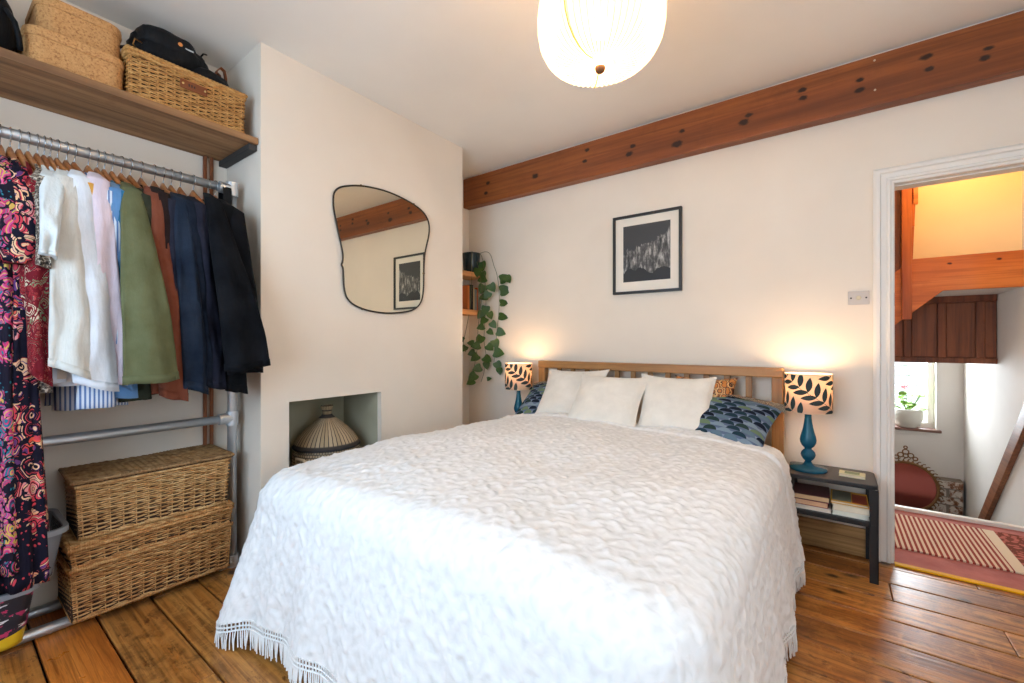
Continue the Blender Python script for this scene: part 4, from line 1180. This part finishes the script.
M['clear'] = m_clear('cloudy_clear_plastic', (150, 156, 164), .35)
M['clear_rim'] = m_clear('cloudy_plastic_rim', (168, 174, 182), .2)
k = NT('splatter_print_plastic', (40, 42, 50), .35); co = k.co('Object'); sx = k.n('ShaderNodeSeparateXYZ', {0: co}).outputs
n1 = k.noise(k.co('Object', (4, 8, 16)), 2.2, 4, .6)[0]; n2 = k.noise(k.co('Object', (5, 9, 26), rot=(.5, 0, 0)), 1.8, 3)[0]
c = k.mix(k.math('GREATER_THAN', n1, .57), (42, 44, 54), (196, 60, 110))
c = k.mix(k.math('GREATER_THAN', n2, .59), c, (228, 230, 236))
c = k.mix(k.math('LESS_THAN', sx[2], k.math('ADD', .004, k.math('MULTIPLY', sx[1], .22))), c, (226, 190, 40))
v = k.vor(co, 26)[0]; c = k.mix(k.math('LESS_THAN', v, .12), c, (210, 220, 236)); k.col(c)
M['splat'] = k.m
tub('paint-splatter printed storage tub with grey rim on the floor tubes', .33, .52, .205, (-2.52, -.02, .0455), M['splat'], M['clear_rim'])
ub = tub('cloudy clear plastic storage tub stacked behind the paisley dress hem', .33, .52, .18, (-2.52, .055, .255), M['clear'], M['clear_rim'])
def lump(name, label, cat, loc, sx_, sy_, sz_, mat, seed, p=2.6, nn=28, amp=.12):
    vs = []; mb = MB()
    def pt(a, b_):
        th = 2*PI*a; ph = PI*(b_-.5)
        f = lambda c_: math.copysign(abs(c_)**(2/p), c_)
        q = Vector((f(math.cos(ph))*f(math.cos(th)), f(math.cos(ph))*f(math.sin(th)), f(math.sin(ph))))
        k_ = 1 + amp*noise.noise(q*1.7 + Vector((seed, 0, 0))) + amp*.5*noise.noise(q*4 + Vector((seed, 3, 0)))
        return (q.x*sx_*k_, q.y*sy_*k_, max(-sz_, q.z*sz_*k_) + sz_)
    mb.grid(pt, nn, nn//2)
    o = mb.build(name, mat, None, smooth=True, loc=loc)
    if label: tag(o, label, cat)
    return o
M['black_cloth'] = m_fabric('black_cloth', (24, 24, 26), 5, .85, 200, .3, .6)
lump('folded_clothing', 'dark folded clothing heaped inside the clear tub', 'clothing', (-2.52, .06, .2615), .13, .22, .115, M['black_cloth'], 2)

# ---------------------------------------------------------------- on the shelf
SZ = 2.1705
def m_cork():
    k = NT('cork', (190, 138, 84), .85); co = k.co('Object', (1, 1, 1), True)
    v = k.noise(co, 130, 4, .7)[0]; v2 = k.noise(co, 26, 3)[0]
    c = k.ramp(v, [(.34, (140, 90, 48)), (.46, (190, 138, 84)), (.66, (208, 158, 102))]); c = k.mix(k.math('MULTIPLY', v2, .25), c, (172, 120, 70))
    k.col(c); k.bump(v, .35, .003); return k.m
M['cork'] = m_cork()
def cork_box(label, loc, w, d, h, rz=0):
    t = thing('cork_box', label, 'box', loc, rz, 'cork boxes on the shelf')
    def ring(k_, z, r=.05): return [(a, c_, z) for a, c_ in rbox(w*k_, d*k_, r*k_, 7)]
    MB().loft([ring(.93, 0), ring(.96, .006), ring(.975, h*.7), ring(.975, h-.004)]).build('body', M['cork'], t, smooth=False)
    MB().loft([ring(1.0, h-.034, .055), ring(1.008, h-.03, .055), ring(1.008, h-.008, .055), ring(.995, h, .055), ring(.96, h+.003, .05)]).build('lid', M['cork'], t)
cork_box('lower cork storage box with lid on the timber shelf', (-2.50, .345, SZ), .33, .285, .138)
cork_box('upper cork storage box with lid stacked on the lower one', (-2.515, .358, SZ+.1425), .30, .25, .138, .02)
t = thing('wicker_hamper', 'golden wicker hamper with leather tag on the timber shelf', 'basket', (-2.495, .712, SZ+.008), PI/2, None)
wicker_box(t, .44, .31, .175, M['wick3'], .0085, .03, .004)
wicker_lid(t, .45, .32, .177, .016, M['wick3'])
lt = m_fabric('brown_leather', (128, 74, 46), 10, .55, 90, .3, .2)
tg = MB().box(-.052, .052, -.004, .004, -.02, .02).build('leather_tag', lt, t, bevel=.008, seg=3, loc=(.005, -.166, .125))
for x in (-.042, .042): MB().cyl((x, -.004, 0), (x, -.0075, 0), .0042, 10).build('stud', m_plain('brass_stud', (206, 180, 120), .3, .8), tg)
mk = m_plain('dark_stamp', (60, 32, 20), .7)
MB().box(-.022, -.016, -.0046, -.004, -.006, .006).box(-.012, -.006, -.0046, -.004, -.006, .006).box(-.002, .004, -.0046, -.004, -.006, .004).build('stamped_mark', mk, tg)
for y in (-.03, .03):
    P = [(.12, y, .19), (.128, y, .26), (.142, y, .32), (.160, y, .345), (.176, y, .335), (.182, y, .30), (.184, y, .19)]
    hb = MB()
    rings = []
    for q in P: rings.append([(q[0]-.003, q[1]-.011, q[2]), (q[0]+.003, q[1]-.011, q[2]), (q[0]+.003, q[1]+.011, q[2]), (q[0]-.003, q[1]+.011, q[2])])
    hb.loft(rings).build('leather_handle', lt, t)
# black rucksack slumped on the hamper
M['nylon'] = m_fabric('black_nylon', (22, 22, 24), 4, .6, 300, .2, .8)
rs = thing('black_rucksack', 'slumped black rucksack lying on the golden wicker hamper', 'bag', (-2.52, .655, SZ+.203))
o = lump('body', None, None, (0, .02, 0), .12, .15, .09, M['nylon'], 4, 2.5, 40, .14); o.parent = rs
o = lump('side_pocket', None, None, (.03, .15, 0), .09, .11, .05, M['nylon'], 6, 2.4, 32, .14); o.parent = rs
o = lump('lid_pocket', None, None, (.045, .0, .08), .08, .11, .055, M['nylon'], 9, 3.0, 32, .10); o.parent = rs
mk2 = MB().lathe([(.0, 0), (.009, 0), (.009, .003), (0, .004)], 14, cap=False).build('orange_badge', m_plain('orange_badge', (224, 140, 70), .5), rs); mk2.location = (.124, .03, .135); mk2.rotation_euler = (0, PI/2, 0)
MB().box(0, .002, -.02, .02, -.003, .003).build('white_lettering_strip', m_plain('pale_lettering', (190, 190, 190), .6), rs, loc=(.122, .062, .128))
MB().tube([(.09, -.12, .05), (.115, -.155, .03), (.12, -.18, .012), (.10, -.20, .012), (.08, -.17, .03)], .006, 6).build('strap', M['nylon'], rs, smooth=True)
MB().tube([(.06, .12, .14), (.065, .14, .175), (.06, .155, .18)], .004, 6).build('zip_pull', M['nylon'], rs, smooth=True)
MB().tube([(.08, .12, .07), (.11, .19, .03), (.125, .25, .008), (.10, .27, .008)], .008, 6).build('strap', M['nylon'], rs, smooth=True)
MB().tube([(.10, -.10, .08), (.12, -.13, .075), (.118, -.135, .05), (.10, -.12, .045)], .003, 6).build('buckle_ring', m_plain('brass_ring', (150, 110, 60), .4, .8), rs, smooth=True)
# black bag at the far left of the shelf
bg = thing('black_handbag', 'tall black bag at the left end of the timber shelf', 'bag', (-2.475, .062, SZ))
o = lump('body', None, None, (0, 0, 0), .13, .135, .12, M['nylon'], 14, 3.2, 36, .07); o.parent = bg
MB().tube([(.12, .10, .16), (.135, .12, .12), (.135, .13, .07), (.12, .135, .03)], .008, 6).build('strap', M['nylon'], bg, smooth=True)
MB().tube([(.03, -.05, .22), (.05, -.02, .30), (.05, .05, .31), (.03, .08, .22)], .007, 6).build('handle', M['nylon'], bg, smooth=True)

# ================================================================ CLOTHES
M['hanger'] = m_wood('hanger_wood', (168, 104, 52), (190, 126, 70), (122, 68, 30), 0, 1, .4, True, 20, stain=.2)
hw = m_plain('hook_wire', (176, 178, 180), .25, 1.0)
def make_hanger():
    t = thing('clothes_hanger', 'wooden clothes hanger on the rail', 'hanger', (RX, 0, RZ), 0, 'wooden hangers')
    b = MB(); rings = []
    n = 22
    for i in range(n+1):
        s = -1 + 2*i/n; x = .185*s
        z = -.078 - .114*abs(s)**1.1
        hh = .032 - .022*abs(s)**.5; tt = .011
        rings.append([(x, tt*math.cos(a), z + hh*math.sin(a)) for a in [2*PI*k/10 for k in range(10)]])
    b.loft(rings).build('shoulders', M['hanger'], t, smooth=True)
    P = [(.0, 0, -.08), (0, 0, -.055), (.004, 0, -.04)]
    for k in range(10):
        a = -PI/2 + .55 + k*(PI*1.25)/9
        P.append((.0255*math.cos(a), 0, .0255*math.sin(a) - .0015))
    MB().tube(P, .0019, 6).build('hook', hw, t, smooth=True)
    return t
HG = make_hanger()
first_hanger = [True]
def hanger_at(y, rz, label):
    o = HG if first_hanger[0] else copy_tree(HG); first_hanger[0] = False
    o.location = (RX, y, RZ); o.rotation_euler = (0, 0, rz); o['label'] = label
    return o

def garment(kind, label, cat, mat, uh, top, bl, br, Xb, hem, width=.20, hemy=.05, short=False, collar=True, sleeve2=True, grp='clothes on the rail', cuff=True, hemdy=0.0, hangerword=None, seed=0):
    """hangs at rail pixel uh; front sleeve from top (u,v) to bottom-left/right (u,v) in the plane Xb; body hem height"""
    yh = onX(uh, 160, RX)[1]
    t = thing(kind, label, cat, (RX, yh, RZ), 0, grp)
    org = Vector((RX, yh, RZ))
    tp = Vector(onX(top[0], top[1], -2.275)); tp.z = max(1.70, min(1.80, tp.z))
    ang = math.atan2(tp.y - yh, .195); ang = max(-.25, min(.35, ang))
    hanger_at(yh, ang, 'wooden hanger carrying the ' + (hangerword or label))
    ca, sa = math.cos(ang), math.sin(ang)
    # ---- body
    rings = []; nz = 26; n = 40; ns = noise
    zt, zb = -.094, hem - RZ
    for k in range(nz+1):
        f = k/nz; z = zt + (zb - zt)*(f**1.25)
        sl = min(1, max(0, (-z - .094)/.10))
        w = .045 + (width - .045)*sl**.75
        w *= 1 + .02*math.sin(f*5)
        th = (.012 + .006*sl) + (hemy-.018)*max(0, f-.12)**.8
        ring = []
        for i in range(n):
            a = 2*PI*i/n; ca_, sa_ = math.cos(a), math.sin(a)
            x = w*math.copysign(abs(ca_)**.8, ca_); y = th*math.copysign(abs(sa_)**.9, sa_)
            y += f*.35*hemy*math.sin(x*42+seed*1.7+1.5*ns.noise(Vector((seed, f*2, 0)))) + f*hemdy*(.5 + .5*ca_)
            zz = z + .008*f*math.sin(x*25+seed)
            ring.append((x*ca - y*sa, x*sa + y*ca, zz))
        rings.append(ring)
    MB().loft(rings).build('body', mat, t, smooth=True)
    # ---- sleeves
    def sleeve(tp_, L_, R_, th0=.028, nm='sleeve'):
        rings = []; nk = 22; n2 = 26
        T = tp_ - org; A = Vector(L_) - org; B = Vector(R_) - org
        mid = (A+B)/2; hw_ = (B.y-A.y)/2; dz = (B.z-A.z)/2
        for k in range(-4, nk+1):
            f = max(0, k/nk); g = f**.9
            ctr = T.lerp(mid, g); ctr.x = T.x + (mid.x-T.x)*math.sin(f*PI/2)
            wd = .034 + (hw_ - .034)*(1-(1-f)**1.7); tk = th0*(.75 + .35*f)
            if k < 0:
                q = (-k)/4; ctr = T + Vector((-.075*q, 0, .045*q)); wd = .034*(1-.55*q); tk = th0*.75*(1-.5*q)
            ring = []
            for i in range(n2):
                a = 2*PI*i/n2; c1, s1 = math.cos(a), math.sin(a)
                fold = .010*f*math.sin(c1*4.2+seed+f*1.2) + .018*f**.5*noise.noise(Vector((c1*1.7+seed, f*3.2, s1*.4))) + .012*f**.5*noise.noise(Vector((c1*3.1+seed, f*8+c1*2, s1*.4)))
                ring.append((ctr.x + tk*math.copysign(abs(s1)**.8, s1) + fold, ctr.y + wd*math.copysign(abs(c1)**.85, c1), ctr.z + dz*c1*f - .004*math.sin(c1*3+seed)*f))
            rings.append(ring)
        s_ = MB().loft(rings).build(nm, mat, t, smooth=True)
        if cuff:
            r0 = rings[-2]; r1 = rings[-1]
            c_ = Vector((sum(p[0] for p in r1)/n2, sum(p[1] for p in r1)/n2, sum(p[2] for p in r1)/n2))
            def grow(r_, s): 
                cc = Vector((sum(p[0] for p in r_)/n2, sum(p[1] for p in r_)/n2, sum(p[2] for p in r_)/n2))
                return [tuple(cc + (Vector(p)-cc)*s) for p in r_]
            MB().loft([grow(r0, 1.0), grow(r0, 1.025), grow(r1, 1.03), grow(r1, .9)], cap=True).build('cuff', mat, s_, smooth=True)
        return s_
    sleeve(tp, onX(bl[0], bl[1], Xb), onX(br[0], br[1], Xb))
    if sleeve2:        # far sleeve against the alcove wall
        tb = Vector((max(XL+.075, 2*RX - tp.x), 2*yh - tp.y, tp.z)); zz = hem + .12 if not short else 1.45
        sleeve(tb, (XL+.05, yh-.05, zz), (XL+.05, yh+.03, zz), .018)
    if collar:
        rg = []
        for q, (rx, ry, z) in enumerate(((.062, .021, -.118), (.058, .022, -.100), (.050, .019, -.082), (.053, .022, -.084), (.066, .027, -.106))):
            rg.append([(rx*math.cos(a)*ca - ry*math.sin(a)*sa, rx*math.cos(a)*sa + ry*math.sin(a)*ca, z - .012*math.cos(a)) for a in [2*PI*i/20 for i in range(20)]])
        MB().loft(rg, cap=False).build('collar', mat, t, smooth=True)
    return t

F = lambda n_, c_, **kw: m_fabric(n_, c_, **kw)
def m_paisley(name, bg, cols, sc, seed):
    k = NT(name, bg, .85, spec=.15); co = k.co('Object', (1, 1.3, 1)); co = k.n('ShaderNodeVectorMath', {0: co, 1: (seed, seed*2, seed)}, operation='ADD').outputs[0]
    nd = k.noise(co, sc*.6, 2)[1]; cd = k.mix(.05, co, nd)
    v = k.vor(cd, sc, 'F1'); ring = k.math('FRACT', k.math('MULTIPLY', v[0], 3.1))
    v2 = k.vor(cd, sc*3.4, 'F1')[0]
    stops = [(i/len(cols), c_) for i, c_ in enumerate(cols)]
    c1 = k.ramp(ring, stops, 'CONSTANT')
    hue = k.ramp(k.n('ShaderNodeSeparateColor', {0: v[1]}).outputs[0], [(i/len(cols), c_) for i, c_ in enumerate(reversed(cols))], 'CONSTANT')
    c = k.mix(k.math('GREATER_THAN', k.math('FRACT', k.math('MULTIPLY', v[0], 6.3)), .6), c1, hue)
    c = k.mix(k.math('GREATER_THAN', v2, .62), c, bg)
    c = k.mix(k.math('GREATER_THAN', k.noise(co, sc*.45, 2)[0], .56), c, k.mix(k.math('LESS_THAN', v2, .20), bg, cols[1]))
    k.col(c); k.bump(k.noise(k.co('Object', (9, 9, 2)), 1.2, 4)[0], .6, .03)
    return k.m
pais = m_paisley('navy_paisley', (26, 24, 40), [(26, 24, 42), (206, 70, 84), (226, 150, 150), (30, 26, 44), (232, 190, 150), (104, 62, 120), (222, 92, 74)], 15, 1.3)
pais2 = m_paisley('multicolour_paisley', (30, 26, 40), [(200, 60, 110), (40, 120, 140), (30, 28, 44), (210, 90, 150), (212, 176, 90), (70, 50, 90)], 17, 5.1)
redf = m_paisley('maroon_floral', (112, 26, 36), [(120, 28, 38), (150, 44, 50), (206, 196, 170), (96, 22, 32), (170, 70, 70), (110, 130, 96)], 22, 3.3)
k = NT('speckled_leopard', (120, 100, 84), .9); v = k.vor(k.co('Object'), 110, 'F1')[0]
k.col(k.ramp(v, [(.0, (44, 38, 36)), (.38, (130, 112, 96)), (.5, (70, 58, 50)), (.62, (190, 176, 158))], 'CONSTANT')); speck = k.m
k = NT('blue_white_stripe', (200, 210, 226), .9); wv = k.n('ShaderNodeTexWave', {'Vector': k.co('Object', (1, 1, .05)), 'Scale': 26.0, 'Distortion': .6}, bands_direction='Y').outputs[1]
k.col(k.ramp(wv, [(0, (96, 126, 178)), (.42, (222, 228, 238))], 'CONSTANT')); strp = k.m

def dress(label, mat, uh, shoulder, edge, Zb, seed, hangerword, yaw=.10, front=-2.24, word='dress', wmax=.24, ymin=.02, ymax=.12):
    """long flared dress with vertical folds"""
    yh = onX(uh, 160, RX)[1]
    t = thing('long_dress' if Zb < .7 else 'blouse', label, word, (RX, yh, RZ), 0, 'clothes on the rail')
    hanger_at(yh, yaw, 'wooden hanger carrying the ' + hangerword)
    ca, sa = math.cos(yaw), math.sin(yaw); rings = []; nz, n = 44, 72
    for k in range(nz+1):
        f = k/nz; z = -.094 + (Zb - RZ + .094)*f**1.15
        sl = min(1, max(0, (-z-.094)/.10))
        wst = math.exp(-((f-.34)/.07)**2)
        w = (.045 + (.205-.045)*sl**.75)*(1-.14*wst) + (wmax-.205)*max(0, f-.35)/.65
        th = .014 + .012*sl + (ymax-.026)*max(0, f-.1)/.9*(1-.4*wst)
        ring = []
        for i in range(n):
            a = 2*PI*i/n; c1, s1 = math.cos(a), math.sin(a)
            fd = (math.sin(9*a+seed+.6*math.sin(f*4)) + .6*math.sin(15*a+seed*2)) * .016 * max(0, f-.15)
            x = (w+fd)*math.copysign(abs(c1)**.75, c1); y = (th+fd*.8)*math.copysign(abs(s1)**.8, s1)
            ring.append((x*ca - y*sa, x*sa + y*ca, z))
        rings.append(ring)
    MB().loft(rings).build('body', mat, t, smooth=True)
    # front sleeve, gathered
    for sg in (1, -1):
        rr = []
        for k in range(15):
            f = k/14; x = sg*(.17 + .045*math.sin(f*PI*.6)); z = -.165 - edge*f
            wd = .028 + (.052-.028)*math.sin(f*PI*.75)*1.25; tk = .026 + .02*math.sin(f*PI*.7)
            if k >= 13: wd *= .82
            yo = -.012
            rr.append([((x + tk*math.sin(a))*ca - (yo+wd*math.cos(a)*(1+.06*math.sin(5*a)))*sa, (x+tk*math.sin(a))*sa + (yo+wd*math.cos(a))*ca, z + .006*math.sin(3*a)) for a in [2*PI*i/24 for i in range(24)]])
        s_ = MB().loft(rr).build('sleeve', mat, t, smooth=True)
        MB().loft([rr[-2], [tuple(Vector(p)*1.0 + Vector((.003*sg, 0, -.004))) for p in rr[-2]], rr[-1]]).build('cuff', mat, s_, smooth=True)
    return t
dress('multicolour paisley long dress at the far left of the rail', pais2, 0, None, .30, .36, 1.1, 'multicolour paisley dress', .02, ymax=.07)
dress('navy and coral paisley long dress reaching down to the tubs', pais, 10, None, .34, .29, 2.7, 'navy and coral paisley dress', .06, wmax=.23, ymax=.085)
garment('blouse', 'maroon floral blouse with pale dots beside the paisley dress', 'blouse', redf, 19, (34, 182), (28, 372), (52, 388), -2.24, 1.06, cuff=True, seed=2, hangerword='maroon floral blouse')
garment('blouse', 'grey-brown speckled blouse with leopard look, left of the white top', 'blouse', speck, 28, (45, 178), (35, 264), (50, 270), -2.225, .96, hemy=.04, seed=3, hangerword='speckled blouse')
garment('short_sleeved_top', 'white lacy short-sleeved top, leftmost of the white garments', 'top', F('white_lace', (214, 217, 215), bump=.6, scale=120), 37, (52, 178), (38, 252), (57, 259), -2.17, 1.15, short=True, seed=4, hangerword='white lacy top', hemy=.04)
garment('shirt', 'pale blue-white shirt hanging under the lacy top', 'shirt', F('pale_blue_cotton', (214, 224, 236)), 44, (58, 186), (48, 340), (72, 352), -2.26, 1.0, seed=5, hangerword='pale blue-white shirt')
garment('shirt', 'cream linen shirt with a rolled sleeve in front of the white shirts', 'shirt', F('cream_linen_shirt', (208, 206, 199), crease=.8), 50, (66, 178), (48, 366), (93, 380), -2.19, 1.02, seed=6, hangerword='cream linen shirt')
garment('shirt', 'crisp white shirt with long sleeve between cream and pink shirts', 'shirt', F('crisp_white_cotton', (216, 219, 225), crease=.6), 57, (80, 178), (74, 384), (119, 392), -2.205, .99, seed=7, hangerword='crisp white shirt')
garment('shirt', 'mustard yellow shirt showing as a thin strip beside the white shirt', 'shirt', F('mustard_cotton', (206, 150, 66)), 66, (89, 184), (82, 372), (104, 378), -2.255, 1.0, seed=8, hangerword='mustard shirt')
garment('shirt', 'pale pink shirt beside the olive green overshirt', 'shirt', F('pale_pink_cotton', (216, 199, 208), crease=.6), 74, (98, 180), (92, 380), (127, 386), -2.225, .99, seed=9, hangerword='pale pink shirt')
garment('shirt', 'blue and white striped shirt with hem hanging below the white ones', 'shirt', strp, 88, (110, 192), (97, 366), (118, 372), -2.25, .885, hemy=.085, seed=10, hangerword='striped shirt')
garment('shirt', 'light blue denim shirt, its hem below the olive overshirt', 'shirt', F('light_denim', (92, 134, 180)), 97, (116, 190), (108, 380), (132, 390), -2.255, .92, hemy=.08, hemdy=.03, seed=11, hangerword='light blue denim shirt')
garment('shirt', 'teal blue shirt showing as a strip left of the olive overshirt', 'shirt', F('teal_cotton', (44, 108, 146)), 104, (123, 192), (114, 370), (134, 376), -2.255, 1.0, seed=12, hangerword='teal blue shirt')
garment('overshirt', 'olive green cotton overshirt with a broad flat sleeve', 'shirt', F('olive_cotton', (94, 96, 66), crease=.3), 112, (131, 190), (124, 386), (179, 379), -2.12, 1.0, seed=13, hangerword='olive green overshirt')
garment('shirt', 'dark olive shirt tucked right behind the olive overshirt', 'shirt', F('dark_olive', (48, 50, 38)), 121, (146, 196), (150, 380), (172, 380), -2.22, .91, hemy=.06, seed=14, hangerword='dark olive shirt')
garment('shirt', 'rust brown shirt between dark olive and dark brown ones', 'shirt', F('rust_cotton', (114, 62, 44)), 130, (154, 194), (160, 396), (187, 402), -2.20, .925, hemy=.05, seed=15, hangerword='rust brown shirt')
garment('cardigan', 'very dark brown cardigan right of the rust shirt', 'cardigan', F('dark_brown_knit', (34, 22, 20), bump=.6), 141, (160, 194), (172, 380), (194, 384), -2.23, 1.0, seed=16, hangerword='dark brown cardigan')
garment('denim_shirt', 'charcoal navy shirt, first of the dark blue group', 'shirt', F('charcoal_navy', (32, 34, 48)), 154, (171, 200), (178, 384), (200, 390), -2.22, .98, seed=17, hangerword='charcoal navy shirt')
garment('denim_jacket', 'indigo denim jacket with pale stitching amid the dark group', 'jacket', F('indigo_denim', (28, 38, 54), bump=.5), 163, (180, 200), (183, 388), (209, 394), -2.19, .99, seed=18, hangerword='indigo denim jacket')
garment('denim_shirt', 'dark denim shirt right of the indigo denim jacket', 'shirt', F('dark_denim', (22, 29, 42), bump=.5), 171, (188, 202), (196, 384), (217, 388), -2.22, .97, seed=19, hangerword='dark denim shirt')
garment('shirt', 'dark slate shirt directly left of the big navy blazer', 'shirt', F('dark_slate', (32, 33, 46)), 180, (197, 204), (203, 386), (226, 390), -2.23, .97, hemy=.05, seed=20, hangerword='dark slate shirt')
garment('blazer', 'large navy blazer with broad sleeve crossing to the right', 'jacket', F('navy_wool', (10, 11, 15), bump=.5, crease=.3), 193, (213, 200), (226, 372), (268, 366), -2.09, .96, width=.185, hemy=.055, seed=21, hangerword='large navy blazer')
garment('jacket', 'black jacket squeezed between the two navy coats', 'jacket', F('black_wool', (12, 12, 14), bump=.5), 208, (226, 206), (226, 390), (246, 394), -2.24, .95, hemy=.05, seed=22, hangerword='black jacket')
garment('coat', 'dark navy coat at the right end of the rail', 'jacket', F('deep_navy', (9, 10, 14), bump=.5, crease=.3), 215, (236, 212), (228, 374), (262, 372), -2.16, .96, hemy=.045, seed=23, hangerword='dark navy coat at the right end')
# strap bag hooked on the end of the rail
sb = thing('black_strap_bag', 'black bag strap looped over the right end of the rail', 'bag', (RX, .893, RZ))
rings = []
for (x, z) in ((-.03, -.55), (-.03, -.02), (-.022, .014), (0, .0265), (.022, .014), (.03, -.02), (.032, -.3), (.03, -.55)):
    rings.append([(x-.002*(1 if x < 0 else -1), -.019, z), (x-.002*(1 if x < 0 else -1), .019, z), (x+.002*(1 if x < 0 else -1), .019, z+.0015), (x+.002*(1 if x < 0 else -1), -.019, z+.0015)])
MB().loft(rings).build('strap', M['nylon'], sb)
o = lump('pouch', None, None, (0, 0, -.78), .11, .03, .12, M['nylon'], 31, 3, 28, .06); o.parent = sb
